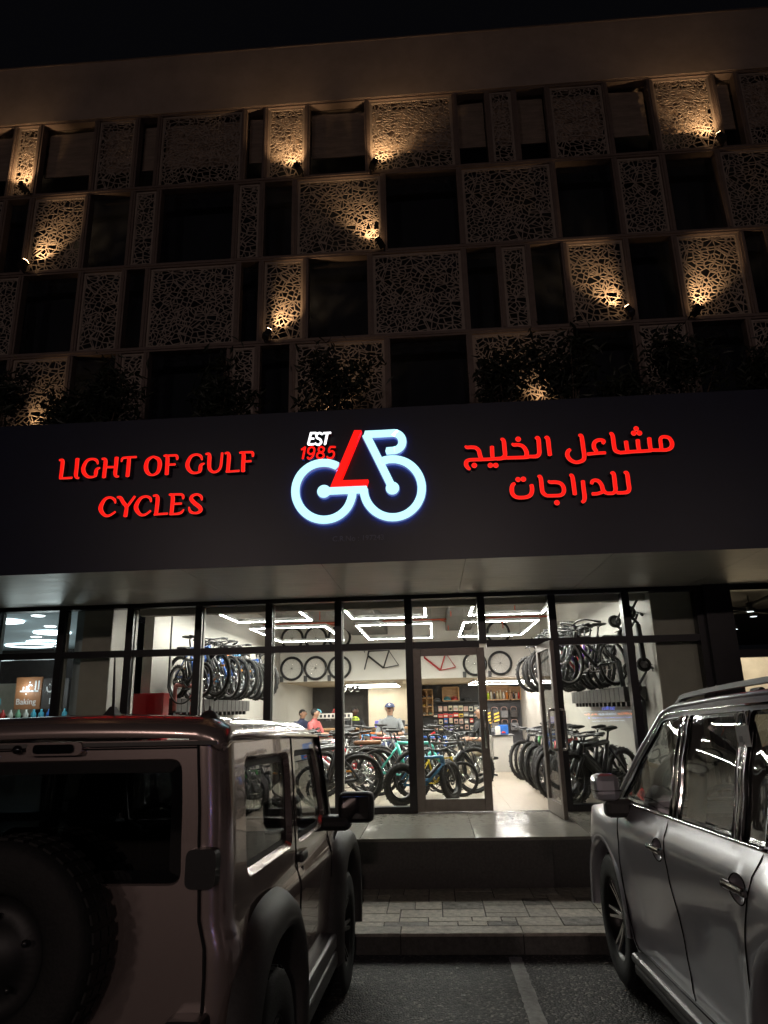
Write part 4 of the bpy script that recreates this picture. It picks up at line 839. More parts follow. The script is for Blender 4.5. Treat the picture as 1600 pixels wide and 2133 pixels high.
# ================================================================ wheels and frames hung on the bulkhead
mat('peg', (.05, .05, .05), .5)
wg = 'road wheels hung in two rows on the bulkhead'
wr, wrm, wsp = wheel_meshes('road'); 
pos = [(-3.87, 'leftmost'), (-3.2, 'second from left'), (-2.55, 'third from left')]+[(1.22, 'behind the closed door'), (1.95, 'right of the door leaf')]
pos = [(-3.92, 'leftmost'), (-3.25, 'second from left'), (-2.58, 'third from left'), (1.17, 'behind the door frame'), (1.86, 'rightmost')]
pz = 3.10
for row, z in (('lower', pz), ('upper', pz+.83)):
    for x, w in pos:
        t = thing('road_wheelset', 'black spoked road wheel hung on the bulkhead, %s row, %s' % (row, w), 'wheel', (x, YB-.09, z), 0, wg)
        ob('tyre', wr, t); ob('rim', wrm, t); ob('spokes', wsp, t)
        MB().box(-.34, -.25, .02, .085, -.36, -.20, .005).build('wall_hook', 'peg', t)
def bare_frame(x, z, col, label, fork, rz=R(180)):
    t = thing('racing_frameset', label, 'bike frame', (x, YB-.12, z), rz, 'bare frames hung on the bulkhead')
    f = MB(); BB = Vector((0, 0, -.27)); ST = Vector((-.17, 0, .22)); HB = Vector((.43, 0, .08)); HT = Vector((.40, 0, .20)); RH = Vector((-.42, 0, -.20))
    f.tube([BB, HB], .027, 8); f.tube([ST, HT], .02, 8); f.tube([BB, ST], .02, 8); f.tube([HB, HT], .024, 8); f.tube([ST, ST+Vector((-.03, 0, .10))], .014, 6)
    for sy in (-1, 1): f.tube([BB, RH+Vector((0, sy*.06, 0))], .012, 6); f.tube([ST-Vector((0, 0, .04)), RH+Vector((0, sy*.06, 0))], .009, 6)
    f.build('frame_tubes', 'paint_'+col, t)
    if fork:
        m = MB()
        for sy in (-1, 1): m.tube([HB+Vector((0, sy*.045, -.02)), HB+Vector((.10, sy*.05, -.38))], [.016, .011], 6)
        m.tube([HB+Vector((0, -.05, -.02)), HB+Vector((0, .05, -.02))], .016, 6); m.build('fork', 'paint_'+col, t)
        h = MB(); c = HT+Vector((0, 0, .08)); h.tube([HT, c], .014, 6)
        for sy in (-1, 1): h.tube([c, c+Vector((.02, sy*.2, 0)), c+Vector((.12, sy*.21, -.03)), c+Vector((.10, sy*.21, -.13))], .012, 6)
        h.build('handlebar', 'black_part', t)
bare_frame(-1.35, 3.32, 'black', 'black racing frame with fork hung on the white bulkhead', True); bare_frame(.22, 3.22, 'red', 'red racing frame hung on the bulkhead behind the door', False)
# ================================================================ shop fittings
mat('counter_white', (.62, .59, .53), .4, var=.05); mat('counter_top', (.06, .06, .06), .3, var=.1); mat('wood', (.42, .25, .12), .5, var=.3, scale=4, stretch=(1, 8, 8)); mat('pegboard', (.05, .05, .055), .7, var=.2)
mat('fire_red', (.42, .012, .016), .3, var=.06, coat=.4); mat('fire_red_dark', (.30, .01, .014), .35, var=.1); mat('pipe_red', (.42, .07, .03), .5, var=.15); mat('pink_pipe', (.55, .22, .20), .6, var=.3, scale=20)
mat('emblem_white', (.75, .7, .68), .5, var=0); mat('duct', (.10, .10, .10), .6, .3, var=.2); mat('hose', (.03, .03, .03), .5)
for n_, c_ in dict(pk_pink=(.60, .38, .32), pk_white=(.70, .66, .58), pk_red=(.62, .05, .04), pk_yellow=(.75, .50, .05), pk_blue=(.03, .16, .55), pk_teal=(.05, .30, .38), pk_green=(.20, .42, .25), pk_grey=(.20, .20, .21), pk_dark=(.04, .04, .045), pk_cream=(.66, .58, .38), pk_purple=(.16, .14, .55), pk_lime=(.55, .72, .05), pk_cyan=(.10, .48, .62), pk_orange=(.70, .25, .05)).items(): mat(n_, c_, .45, var=.18, scale=14)
t = thing('service_counter', 'white faced counter block with dark top beside the aisle', 'counter', (1.40, 5.85, ZF))
MB().box(-.20, .20, -.28, .3, 0, .70, .004).build('counter_body', 'counter_white', t); MB().box(-.45, .24, -.30, .4, .702, .73, .004).build('counter_top', 'counter_top', t)
MB().box(.202, .60, -.1, .4, 0, .52, .004).build('side_cabinet', 'counter_white', t)
t = thing('sofa', 'dark grey sofa behind the closed door', 'sofa', (.98, 4.75, ZF))
MB().box(-.75, .1, -.35, .35, .12, .42, .06).build('seat', 'column_grey', t); MB().box(-.05, .12, -.35, .35, .3, .78, .06).build('backrest', 'column_grey', t)
for x in (-.68, .02):
    for y in (-.28, .28): MB().tube([(x, y, 0), (x, y, .13)], .02, 6).build('leg', 'black_part', t)
# fire hose cabinet, valve and pipes on the left
t = thing('fire_cabinet', 'red fire hose cabinet with white flame emblem by the left wall', 'fire cabinet', (-4.17, .75, 1.5))
MB().box(-.24, .22, -.12, .12, 0, .76, .01).build('cabinet_body', 'fire_red_dark', t); d = MB().box(-.215, .205, -.132, -.121, .02, .74, .004).build('cabinet_door', 'fire_red', t)
fl_ = [(0, .32), (.022, .27), (.016, .22), (.03, .19), (-.03, .19), (-.016, .22), (-.022, .27)]
MB().prism([(a*1.2, b*1.2-.08) for a, b in fl_], -.136, -.1325).build('emblem', 'emblem_white', d); text_mesh('FIRE', .05, 'emblem_text', 'emblem_white', d, (-.058, -.1335, .09), ext=.0008)
MB().box(-.11, .13, -.135, -.1325, .02, .06).box(-.20, -.17, -.15, -.1325, .10, .14).build('door_latch', 'emblem_white', d)
t = thing('fire_riser', 'pinkish red fire pipe with valve and black hose beside the fire cabinet', 'pipe', (-3.9, 1.1, 2.2))
MB().tube(smooth_path([(-.05, 0, -.2), (-.05, 0, .12), (-.02, 0, .18), (.24, 0, .16), (.27, 0, .10), (.27, 0, -.75)], 4), .032, 8).lathe([(0, -.05), (.075, -.05), (.075, .05), (0, .05)], (.27, -.02, -.02), 'y', 12).box(.20, .34, -.05, .05, -.3, -.12, .02).build('riser_pipe', 'pink_pipe', t)
MB().tube(smooth_path([(-.13, -.1, 1.3), (-.13, -.1, .3), (-.12, -.1, .12), (-.02, -.1, -.06), (.12, -.1, -.09), (.25, -.1, 0)], 5), .014, 6).build('hose', 'hose', t)
t = thing('wire_stand', 'tall bent wire loop leaning on the left wall', 'stand', (-3.62, 1.2, 2.1))
MB().tube(smooth_path([(.12, 0, -.2), (.02, 0, .50), (-.04, 0, .62), (-.10, 0, .55), (-.06, 0, -.2)], 5), .010, 6).build('loop', 'duct', t)
# services under the slab
for i, (y, z, m_, r_, lb) in enumerate([(2.6, 4.05, 'pipe_red', .03, 'red sprinkler pipe crossing the ceiling, nearest'), (5.2, 4.1, 'pipe_red', .025, 'red sprinkler pipe crossing the ceiling, middle'), (8.0, 4.1, 'pipe_red', .025, 'red sprinkler pipe crossing the ceiling, deepest')]):
    t = thing('ceiling_pipe', lb, 'pipe', (0, y, z), 0, 'sprinkler pipes under the ceiling')
    MB().tube([(XL, 0, 0), (XR, 0, 0)], r_, 8).build('run', m_, t)
    for x in (-2.7, .2, 1.6): MB().tube([(x, 0, 0), (x+.25, .5, -.02), (x+.25, .5, -.22)], .014, 6).build('drop', m_, t)
tag(MB().box(-2.2, -1.2, .8, 9.8, 3.95, 4.2, .02).build('air_duct', 'duct'), 'dark sheet metal air duct under the ceiling', 'duct'); tag(MB().box(.4, 1.1, .8, 9.8, 4.0, 4.25, .02).build('air_duct', 'duct'), 'second narrower air duct under the ceiling at right', 'duct')
tag(MB().tube(smooth_path([(1.2, 3, 4.28), (1.5, 3.2, 3.95), (1.9, 3.1, 4.0), (2.1, 3.4, 4.28)], 6), .012, 6).build('loose_cable', 'hose'), 'black cable looping down from the ceiling', 'cable')
t = thing('camera_unit', 'small black camera unit hanging near the left LED frame', 'camera', (-3.75, 2.4, 3.62)); MB().box(-.1, .1, -.06, .06, 0, .18, .02).build('housing', 'black_part', t); MB().tube([(0, 0, .18), (0, 0, .68)], .01, 6).build('stem', 'black_part', t)
t = thing('spot_cluster', 'cluster of black track spotlights under the mezzanine', 'spotlights', (-2.55, 12.2, 2.74))
emit('spot_lens', (1, .93, .8), 6)
for i in range(5):
    mt_ = Matrix.Translation(((i % 3)*.22-.2, (i//3)*.3, -.16)) @ Matrix.Rotation(.5*(i-2), 4, 'Y'); s_ = MB().lathe([(0, .1), (.05, .1), (.06, -.08), (0, -.08)], (0, 0, 0), 'z', 10).tube([(0, 0, .1), (0, 0, .18)], .01, 5).xf(mt_).build('spot', 'black_part', t)
    MB().lathe([(0, -.082), (.05, -.082)], (0, 0, 0), 'z', 10).xf(mt_).build('lens', 'spot_lens', s_)
# ---- merchandise wall
YW = 15.86
tag(MB().box(-.46, 3.02, YW, YW+.03, .7, 2.72).build('pegboard', 'pegboard'), 'dark pegboard wall behind the goods', 'pegboard')
def cubby(x, z, w, h, nx, nz, label):
    t = thing('display_shelf', label, 'shelf', (x, YW-.02, z)); e = .018
    MB().box(0, w, -.02, 0, 0, h).build('back_panel', 'wood', t)
    for i in range(nx+1): MB().box(i*w/nx-e, i*w/nx+e, -.30, -.021, 0, h).build('upright', 'wood', t)
    for j in range(nz+1): MB().box(e, w-e, -.30, -.021, j*h/nz-e, j*h/nz+e).build('shelf_board', 'wood', t)
cubby(-.44, 1.72, .40, .86, 2, 3, 'light wooden cubby shelf of boxed helmets at left of the goods wall'); cubby(.32, 2.18, .56, .46, 1, 1, 'wooden display box holding a blue and a red helmet'); cubby(1.72, 2.18, .92, .46, 1, 1, 'wooden shelf of tall bottles right of the door'); cubby(2.66, 2.18, .36, .42, 1, 1, 'narrow wooden shelf of small bottles next to the bike rack')
tag(MB().box(-.02, 1.55, YW-.3, YW-.02, 2.13, 2.16).build('long_shelf', 'black_part'), 'long black shelf under the helmets', 'shelf')
def helmet(x, z, m_, label, y=YW-.17, s=1):
    t = thing('helmet', label, 'helmet', (x, y, z), 0, 'helmets on the goods wall')
    MB().sphere((0, 0, 0), .13*s, 14, 6, (1.05, 1.25, .95), True).build('shell', m_, t)
    v = MB()
    for i in (-2, -1, 0, 1, 2): v.box(i*.045*s-.008, i*.045*s+.008, -.175*s+abs(i)*.012, -.10*s, .02, .10*s-abs(i)*.012)
    v.build('vents', 'pk_dark', t)
helmet(.47, 2.21, 'pk_teal', 'dark blue helmet in the wooden display box'); helmet(.74, 2.21, 'pk_red', 'bright red helmet in the wooden display box'); helmet(.12, 2.17, 'pk_grey', 'grey helmet left of the wooden display box'); helmet(1.18, 2.17, 'pk_dark', 'black helmet right of the wooden display box')
for i, (m_, lb) in enumerate([('pk_dark', 'black'), ('pk_dark', 'black'), ('pk_yellow', 'yellow'), ('pk_grey', 'grey'), ('pk_white', 'white'), ('pk_green', 'green')]):
    helmet(-.34+(i % 2)*.2, 2.31-(i//2)*.287, m_, '%s boxed helmet in the wooden cubby, %s row, %s' % (lb, ('top', 'middle', 'bottom')[i//2], ('left', 'right')[i % 2]), s=.62)
rq = random.Random(8)
def goods(x, z, w, h, m_, label, grp, y=YW-.10, d=.06):
    t = thing('hanging_pack', label, 'packet', (x, y, z), 0, grp); MB().box(-w/2, w/2, -d, 0, 0, h, .004).build('card', m_, t); MB().box(-w*.36, w*.36, -d-.004, -d-.0005, h*.18, h*.62).build('print', rq.choice(['pk_dark', 'pk_white', 'pk_grey', 'pk_pink']), t)
    MB().tube([(0, .09, h+.01), (0, -d-.02, h+.01)], .004, 4).build('peg', 'alloy', t)
GR = {'pk_pink': 'pink', 'pk_white': 'white', 'pk_red': 'red', 'pk_yellow': 'yellow', 'pk_cream': 'cream', 'pk_grey': 'grey', 'pk_dark': 'black', 'pk_blue': 'blue', 'pk_teal': 'teal', 'pk_purple': 'purple'}
rows = [(1.84, .15, .17, ['pk_dark', 'pk_pink', 'pk_pink', 'pk_cream', 'pk_white', 'pk_cream', 'pk_pink', 'pk_white', 'pk_grey'], 'top'), (1.63, .17, .13, ['pk_dark', 'pk_red', 'pk_red', 'pk_red', 'pk_red', 'pk_yellow', 'pk_grey', 'pk_dark', 'pk_grey'], 'second'),
        (1.42, .13, .16, ['pk_grey', 'pk_cream', 'pk_blue', 'pk_cream', 'pk_pink', 'pk_pink', 'pk_grey', 'pk_red', 'pk_dark'], 'third'), (1.22, .12, .15, ['pk_pink', 'pk_cream', 'pk_purple', 'pk_purple', 'pk_grey', 'pk_dark', 'pk_pink', 'pk_white', 'pk_dark'], 'bottom')]
for z, w, h, ms, rn in rows:
    for i, m_ in enumerate(ms): same = [k for k, q in enumerate(ms) if q == m_]; goods(.04+i*.178, z+rq.uniform(-.02, .02), w*rq.uniform(.85, 1.05), h*rq.uniform(.85, 1.1), m_, '%s packet in the %s row of the goods wall%s' % (GR[m_], rn, '' if len(same) < 2 else ', %s such from left' % ['first', 'second', 'third', 'fourth', 'fifth'][same.index(i)]), '%s packets in the %s row of the goods wall' % (GR[m_], rn))
def bottle(x, z, h, r_, m_, label, grp):
    t = thing('bottle', label, 'bottle', (x, YW-.17, z), 0, grp); MB().lathe([(0, 0), (r_, 0), (r_, h*.72), (r_*.5, h*.84), (r_*.5, h), (0, h)], (0, 0, 0), 'z', 10).build('body', m_, t); MB().lathe([(r_*.55, h*.86), (r_*.55, h*1.02), (0, h*1.02)], (0, 0, 0), 'z', 8).build('cap', rq.choice(['pk_dark', 'pk_red', 'pk_white']), t)
for i, (m_, lb) in enumerate([('pk_dark', 'black'), ('pk_lime', 'lime'), ('pk_white', 'white'), ('pk_dark', 'black'), ('pk_cream', 'cream'), ('pk_cream', 'cream'), ('pk_white', 'white'), ('pk_orange', 'orange')]): bottle(1.80+i*.108, 2.20, .24+.03*(i % 3), .04, m_, lb+' tall bottle on the wooden shelf right of the door, number '+['one', 'two', 'three', 'four', 'five', 'six', 'seven', 'eight'][i]+' from left', lb+' bottles on the wooden shelf')
for i in range(4): bottle(2.71+i*.085, 2.20, .22, .032, ['pk_pink', 'pk_dark', 'pk_white', 'pk_red'][i], ['pink', 'black', 'white', 'red'][i]+' small bottle on the narrow shelf', 'small bottles')
for i in range(6):
    t = thing('bag', 'dark folded bag hanging on the dark wall right of the counter, %s' % ['upper left', 'upper middle', 'upper right', 'lower left', 'lower middle', 'lower right'][i], 'bag', (2.1+(i % 3)*.33, YW-.12, 1.72-(i//3)*.42), 0, 'dark bags on the right of the goods wall')
    MB().box(-.13, .13, -.08, .08, -.15, .10, .03).build('pouch', 'pk_grey' if i % 2 else 'wall_dark', t); MB().tube(smooth_path([(-.1, 0, .09), (-.08, 0, .2), (.08, 0, .2), (.1, 0, .09)], 4), .008, 5).build('strap', 'pk_pink', t)
def stripes(name, x, z0, z1, label):
    t = thing(name, label, 'display stand', (x, 14.8, z0)); H = z1-z0; MB().box(-.09, .09, -.02, .02, 0, H).build('panel', 'pk_dark', t)
    k = int(H/.11)
    for i in range(k): MB().prism([(-.088, i*.11), (-.088, i*.11+.055), (.088, i*.11+.11), (.088, i*.11+.055)], -.024, -.0205).build('stripe', 'pk_yellow', t)
stripes('striped_banner', 1.80, 1.02, 1.86, 'black banner with yellow diagonal stripes, taller one behind the counter'); stripes('striped_banner', 2.08, 1.45, 1.86, 'black banner with yellow diagonal stripes, shorter one right')
t = thing('product_box', 'blue box with a red emblem standing on the counter', 'box', (1.43, 5.75, ZF+.731)); MB().box(-.10, .10, -.06, .06, 0, .19, .003).build('carton', 'pk_blue', t); MB().sphere((0, -.062, .03), .045, 10, 4, (1, .1, .8), True).build('emblem', 'pk_red', t)
for i, (x, y, m_, lb) in enumerate([(1.18, 5.6, 'pk_dark', 'black speaker like box on the counter'), (1.24, 5.85, 'pk_grey', 'grey small box at the back of the counter'), (1.30, 5.55, 'pk_white', 'white card pack at the front of the counter')]):
    tag(MB().box(x-.05, x+.05, y-.04, y+.04, ZF+.731, ZF+.80+.05*i, .006).build('counter_item', m_), lb, 'box')
# ---- desk row at the back with displays
t = thing('display_desk', 'long low display desk of helmets in front of the people', 'desk', (-2.4, 8.6, ZF)); MB().box(-.9, 1.9, -.3, .35, .82, .86, .005).build('desk_top', 'wood', t)
for x in (-.85, 1.85):
    for y in (-.25, .3): MB().box(x-.03, x+.03, y-.03, y+.03, 0, .82).build('leg', 'black_part', t)
MB().box(-.9, 1.9, .30, .34, .2, .82).build('modesty_panel', 'counter_white', t)
s_ = MB().box(-.62, .36, -.28, -.24, 1.10, 1.22, .004).build('sign_strip', 'counter_white', t)
for x in (-.6, .34): MB().box(x-.01, x+.01, -.27, -.25, .86, 1.10).build('strip_post', 'alloy', t)
for i in range(9): MB().box(-.56+i*.10, -.50+i*.10, -.284, -.2805, 1.125, 1.195).build('sign_mark', 'pk_dark', s_)
for i, (m_, lb) in enumerate([('pk_cyan', 'cyan'), ('pk_dark', 'black'), ('pk_red', 'red'), ('pk_grey', 'grey'), ('pk_lime', 'lime yellow')]): helmet(-2.95+i*.24, ZF+.86+(.38 if i in (0, 2) else .18), m_, lb+' helmet on the display desk in front of the people', 8.5, .8)
for i, (x, y, z, w, m_, lb) in enumerate([(-1.3, 8.5, .86, .36, 'pk_purple', 'purple blue box lying on the display desk'), (-.85, 8.55, .86, .22, 'pk_dark', 'black cash machine on the display desk'), (-2.3, 6.6, 0, .5, 'pk_orange', 'orange brown carton on the floor among bicycles'), (-1.6, 7.2, 0, .5, 'wood', 'wooden crate on the floor among bicycles'), (-.3, 6.8, 0, .45, 'pk_blue', 'blue carton on the floor near the man in the cap')]):
    tag(MB().box(x-w/2, x+w/2, y-.2, y+.2, ZF+z, ZF+z+.16+.3*(z == 0), .01).build('storage_box', m_), lb, 'box')
tag(MB().box(-3.5, -2.45, 15.52, 15.58, 1.0, 2.45, .01).build('wall_poster', 'wall_dark'), 'large dark poster on the back wall at left', 'poster'); tag(MB().box(-1.0, -.5, 14.3, 14.58, ZF, 2.1, .005).build('tall_cabinet', 'wall_beige'), 'beige tall cabinet against the back wall', 'cabinet')
# ================================================================ people
mat('skin_tan', (.42, .24, .16), .55, var=.08); mat('skin_dark', (.10, .055, .04), .55, var=.08); mat('hair_black', (.014, .012, .012), .6, var=.2); mat('cloth_grey', (.20, .21, .22), .8, var=.1); mat('cloth_red', (.50, .13, .13), .8, var=.12); mat('cloth_black', (.02, .02, .022), .8, var=.1); mat('cloth_navy', (.04, .05, .11), .8, var=.1); mat('cloth_beige', (.46, .39, .28), .85, var=.1)
def person(x, y, rz, label, skin, top, legs, hair, cap=None, nod=0.0, seat=.47, short=True, turn=0):
    t = thing('person', label, 'person', (x, y, ZF), rz)
    J = {'pel': ((0, 0, seat+.08), .15), 'waist': ((0, .01, seat+.26), .135), 'chest': ((0, 0, seat+.47), .155), 'neck0': ((0, .0, seat+.60), .075), 'neck': ((0, -.01-.03*nod, seat+.67), .055)}
    hd = Vector((0, -.03-.10*nod, seat+.77-.03*nod)); J['head'] = (tuple(hd), .088); J['crown'] = (tuple(hd+Vector((0, .01, .085))), .072)
    E_ = [('pel', 'waist'), ('waist', 'chest'), ('chest', 'neck0'), ('neck0', 'neck'), ('neck', 'head'), ('head', 'crown')]
    for s, n_ in ((-1, 'r'), (1, 'l')):
        J.update({n_+'sh': ((s*.19, 0, seat+.54), .07), n_+'el': ((s*.27, -.10, seat+.28), .05), n_+'wr': ((s*.15, -.34, seat+.29), .034), n_+'ha': ((s*.11, -.42, seat+.28), .036), n_+'hip': ((s*.10, -.05, seat+.06), .10), n_+'kn': ((s*.13, -.46, seat+.05), .068), n_+'an': ((s*.13, -.44, .09), .045), n_+'to': ((s*.14, -.60, .04), .04)})
        E_ += [('chest', n_+'sh'), (n_+'sh', n_+'el'), (n_+'el', n_+'wr'), (n_+'wr', n_+'ha'), ('pel', n_+'hip'), (n_+'hip', n_+'kn'), (n_+'kn', n_+'an'), (n_+'an', n_+'to')]
        for k in range(4): J[n_+'f%d' % k] = ((s*(.075+.022*k), -.50-.012*(k in (1, 2)), seat+.27), .010); E_.append((n_+'ha', n_+'f%d' % k))
        J[n_+'th'] = ((s*.06, -.42, seat+.29), .011); E_.append((n_+'ha', n_+'th'))
    ks = list(J); me = bpy.data.meshes.new('body'); me.from_pydata([J[k][0] for k in ks], [(ks.index(a), ks.index(b)) for a, b in E_], [])
    o = bpy.data.objects.new('tmp', me); COL.objects.link(o); sk = o.modifiers.new('s', 'SKIN'); sub = o.modifiers.new('u', 'SUBSURF'); sub.levels = 2
    for i, k in enumerate(ks): me.skin_vertices[0].data[i].radius = (J[k][1]*(1.25 if k in ('chest', 'waist', 'pel') else 1), J[k][1]*(.8 if k in ('chest', 'waist') else 1))
    me.skin_vertices[0].data[0].use_root = True
    m2 = bpy.data.meshes.new_from_object(o.evaluated_get(bpy.context.evaluated_depsgraph_get())); bpy.data.objects.remove(o)
    m2.materials.clear()
    for q in (skin, top, legs): m2.materials.append(M[q])
    for p in m2.polygons:
        c = p.center; p.use_smooth = True
        if c.z > seat+.655 or (c.y < -.33 and c.z > seat+.2) or (short and c.y < -.16 and c.z > seat+.2): p.material_index = 0
        elif c.z > seat+.14 and c.y > -.36: p.material_index = 1
        else: p.material_index = 2
    b = bpy.data.objects.new('body', m2); COL.objects.link(b); b.parent = t
    H = Matrix.Translation(hd) @ Matrix.Rotation(turn, 4, 'Z') @ Matrix.Rotation(-nod*.5, 4, 'X')
    f = MB()
    for s in (-1, 1): f.sphere((s*.034, -.084, .022), .011, 6, 4); f.sphere((s*.092, .0, .01), .022, 6, 5, (.5, .8, 1.2))
    f.xf(H); fe = MB()
    for s in (-1, 1): fe.sphere((s*.034, -.088, .022), .009, 6, 4); fe.box(s*.034-.018, s*.034+.018, -.096, -.086, .042, .048)
    fe.box(-.024, .024, -.096, -.084, -.048, -.042); fe.xf(H).build('eyes_and_mouth', 'hair_black', t)
    nz = MB().add([(-.014, -.085, -.015), (.014, -.085, -.015), (0, -.118, -.010), (0, -.088, .03)], [(0, 1, 2), (0, 2, 3), (1, 3, 2)], True).sphere((-.092, 0, .01), .024, 6, 5, (.5, .8, 1.2)).sphere((.092, 0, .01), .024, 6, 5, (.5, .8, 1.2)); nz.xf(H).build('nose_and_ears', skin, t)
    if cap:
        c = MB().sphere((0, .004, .045), .108, 14, 6, (1, 1.08, .9), True).add([(-.075, -.09, .05), (-.045, -.175, .04), (.045, -.175, .04), (.075, -.09, .05), (-.07, -.09, .062), (-.04, -.17, .052), (.04, -.17, .052), (.07, -.09, .062)], [(0, 1, 2, 3), (4, 7, 6, 5), (0, 4, 5, 1), (1, 5, 6, 2), (2, 6, 7, 3)]); k = c.xf(H).build('cap', cap, t)
        MB().lathe([(0, -.116), (.022, -.114)], (0, 0, .095), 'y', 8).xf(H).build('cap_badge', 'emblem_white', k)
    MB().sphere((0, .034, .036), .098, 14, 8, (.98, .98, .98)).xf(H @ Matrix.Translation((0, .014, .012))).build('hair', hair, t) if not cap else MB().sphere((0, .036, .0), .088, 12, 8, (1, .9, .8)).xf(H).build('hair', hair, t)
    st = MB().box(-.2, .2, -.2, .2, seat-.10, seat-.05, .02).tube([(0, 0, .05), (0, 0, seat-.09)], .025, 8)
    for k in range(5): st.tube([(0, 0, .07), (.24*math.cos(k*1.257), .24*math.sin(k*1.257), .03)], .018, 6)
    s2 = thing('stool', 'black five footed stool under the '+{'cap': 'man in the dark cap', 'black': 'person in black clothes', 'red': 'person in red shirt', 'haired': 'person looking down at far left', 'beige': 'person in beige trousers'}[next(k for k in ('cap', 'red', 'beige', 'haired', 'black') if k in label.split())], 'stool', (x, y, ZF), rz); st.build('seat_and_base', 'black_part', s2)
    return t
person(-.93, 5.55, 0, 'man in grey top and dark cap sitting and facing the window', 'skin_tan', 'cloth_grey', 'cloth_navy', 'hair_black', 'cloth_navy', .1, .52)
person(-2.1, 9.25, R(30), 'person in black clothes with head lowered behind the display desk', 'skin_dark', 'cloth_black', 'cloth_black', 'hair_black', None, .8, .50, turn=.3)
person(-2.95, 8.0, R(70), 'person in red shirt seen from the side left of the helmets', 'skin_tan', 'cloth_red', 'cloth_navy', 'hair_black', None, .4, .46)
person(-3.42, 8.9, R(40), 'dark haired person looking down at far left behind the car roof', 'skin_tan', 'cloth_navy', 'cloth_navy', 'hair_black', None, .6, .46)
person(.93, 4.62, R(-62), 'person in beige trousers sitting on the sofa behind the door', 'skin_tan', 'cloth_black', 'cloth_beige', 'hair_black', None, .3, .42)
# ================================================================ kick scooters hung on the right wall
def scooter(y, z, flip, label, tilt=.1):
    t = thing('kick_scooter', label, 'scooter', (XR-.10, y, z), R(90), 'scooters hung upright on the right wall'); t.rotation_euler = (0, tilt, R(-90))
    MB().box(-.035, .035, -.07, .0, -.48, .05, .02).build('deck', 'black_part', t)
    MB().tube([(0, -.02, .05), (0, -.10, .14), (.03, -.12, .20), (.05, .02, .42), (.06, .05, .50)], [.02, .025, .022, .017, .016], 8).build('stem', 'black_part', t)
    MB().tube([(-.17, .06, .50), (.0, .05, .52), (.23, .06, .50)], .013, 7).tube([(-.19, .06, .497), (-.10, .055, .51)], .02, 7).tube([(.16, .055, .51), (.25, .06, .497)], .02, 7).tube([(.1, .02, .5), (.16, -.05, .46)], .006, 5).build('handlebar', 'black_part', t)
    for zz, nm in ((-.52, 0), (.22, 1)):
        w = MB().torus((0, -.04 if zz < 0 else -.13, zz), .075, .026, 'x', 18, 8).build('wheel', 'rubber', t); MB().lathe([(0, -.02), (.055, -.02), (.055, .02), (0, .02)], (0, -.04 if zz < 0 else -.13, zz), 'x', 12).build('rim', 'pk_grey', w)
for i, (y, z, lb) in enumerate([(.35, 2.98, 'black kick scooter hanging high on the right wall nearest the window'), (.75, 2.72, 'black kick scooter second from the window on the right wall'), (1.15, 2.95, 'black kick scooter hanging higher behind the window mullion'), (.55, 1.95, 'black kick scooter hanging low on the right wall'), (1.6, 2.55, 'black kick scooter nearest the hung bicycles')]): scooter(y, z, 1, lb, (-.15, .2, -.2, .12, -.3)[i])
t = thing('wall_hook_rail', 'thin metal double hook sticking out of the right wall below the scooters', 'hook', (XR, .35, 2.42)); MB().tube([(0, 0, 0), (-.02, -.02, 0), (-.10, -.3, 0), (-.10, -.3, -.06)], .007, 6).tube([(0, .0, .05), (-.02, .1, .05), (-.1, -.1, .05), (-.1, -.1, 0)], .006, 6).build('hooks', 'duct', t)
# ================================================================ neighbouring shops
mat('ceil_cool', (.62, .70, .74), .7, var=.05); mat('brown_board', (.30, .12, .05), .5, var=.08); mat('dark_board', (.06, .045, .04), .5, var=.2); mat('marble', (.62, .52, .40), .4, var=.25, scale=1.6); emit('cool_ring', (.75, .92, 1.0), 4); emit('cool_panel', (.85, .95, 1.0), 5)
struct(MB().box(-14, -5.2, .15, 9, 3.45, 3.55).build('grocery_ceiling', 'ceil_cool')); struct(MB().box(-14, -5.2, 6.0, 6.15, .5, 3.45).build('grocery_wall', 'dark_board')); struct(MB().box(-14, -5.2, .1, 6, .5, .66).build('grocery_floor', 'floor_tile')); struct(MB().box(-5.2, -5.06, .3, 9, .5, 3.5).build('partition_wall', 'ceil_cool'))
for i, (x, y, r_, lb) in enumerate([(-6.9, 2.7, .30, 'glowing ring lamp with bright centre on the grocery ceiling, rightmost'), (-6.75, 1.0, .26, 'glowing ring lamp on the grocery ceiling nearest the window'), (-8.6, 4.9, .45, 'large glowing ring lamp deep in the grocery ceiling'), (-7.9, 4.3, .35, 'small glowing ring lamp deep in the grocery ceiling')]):
    t = thing('ring_lamp', lb, 'ceiling light', (x, y, 3.44), 0, 'ring lamps in the grocery'); MB().torus((0, 0, 0), r_, .022, 'z', 36, 6).build('ring', 'cool_ring', t)
    l = bpy.data.lights.new('ring_light', 'POINT'); l.energy = 9; l.color = (.80, .94, 1.0); l.shadow_soft_size = .2; lo = bpy.data.objects.new('ring_light', l); COL.objects.link(lo); lo.parent = t; lo.location = (0, 0, -.9)
    if i < 2: MB().lathe([(0, .0), (.2, .0), (.2, .02), (0, .02)], (0, 0, -.03), 'z', 20).build('disc', 'cool_panel', t)
for i, (x, y) in enumerate([(-5.98, .6), (-6.5, 1.9), (-7.6, 3.4), (-7.2, 4.6), (-8.2, 5.4), (-9.3, 3.0), (-8.2, 2.2)]):
    t = thing('downlight', 'small round white downlight in the grocery ceiling, '+['close to the window frame', 'just behind the nearest ring lamp', 'between the ring lamps', 'right of the small deep ring lamp', 'farthest back', 'at the left edge of the glass', 'left of the nearest ring lamp'][i], 'ceiling light', (x, y, 3.44), 0, 'downlights in the grocery'); MB().lathe([(0, 0), (.09, 0), (.11, .02)], (0, 0, 0), 'z', 14).build('lens', 'cool_panel', t)
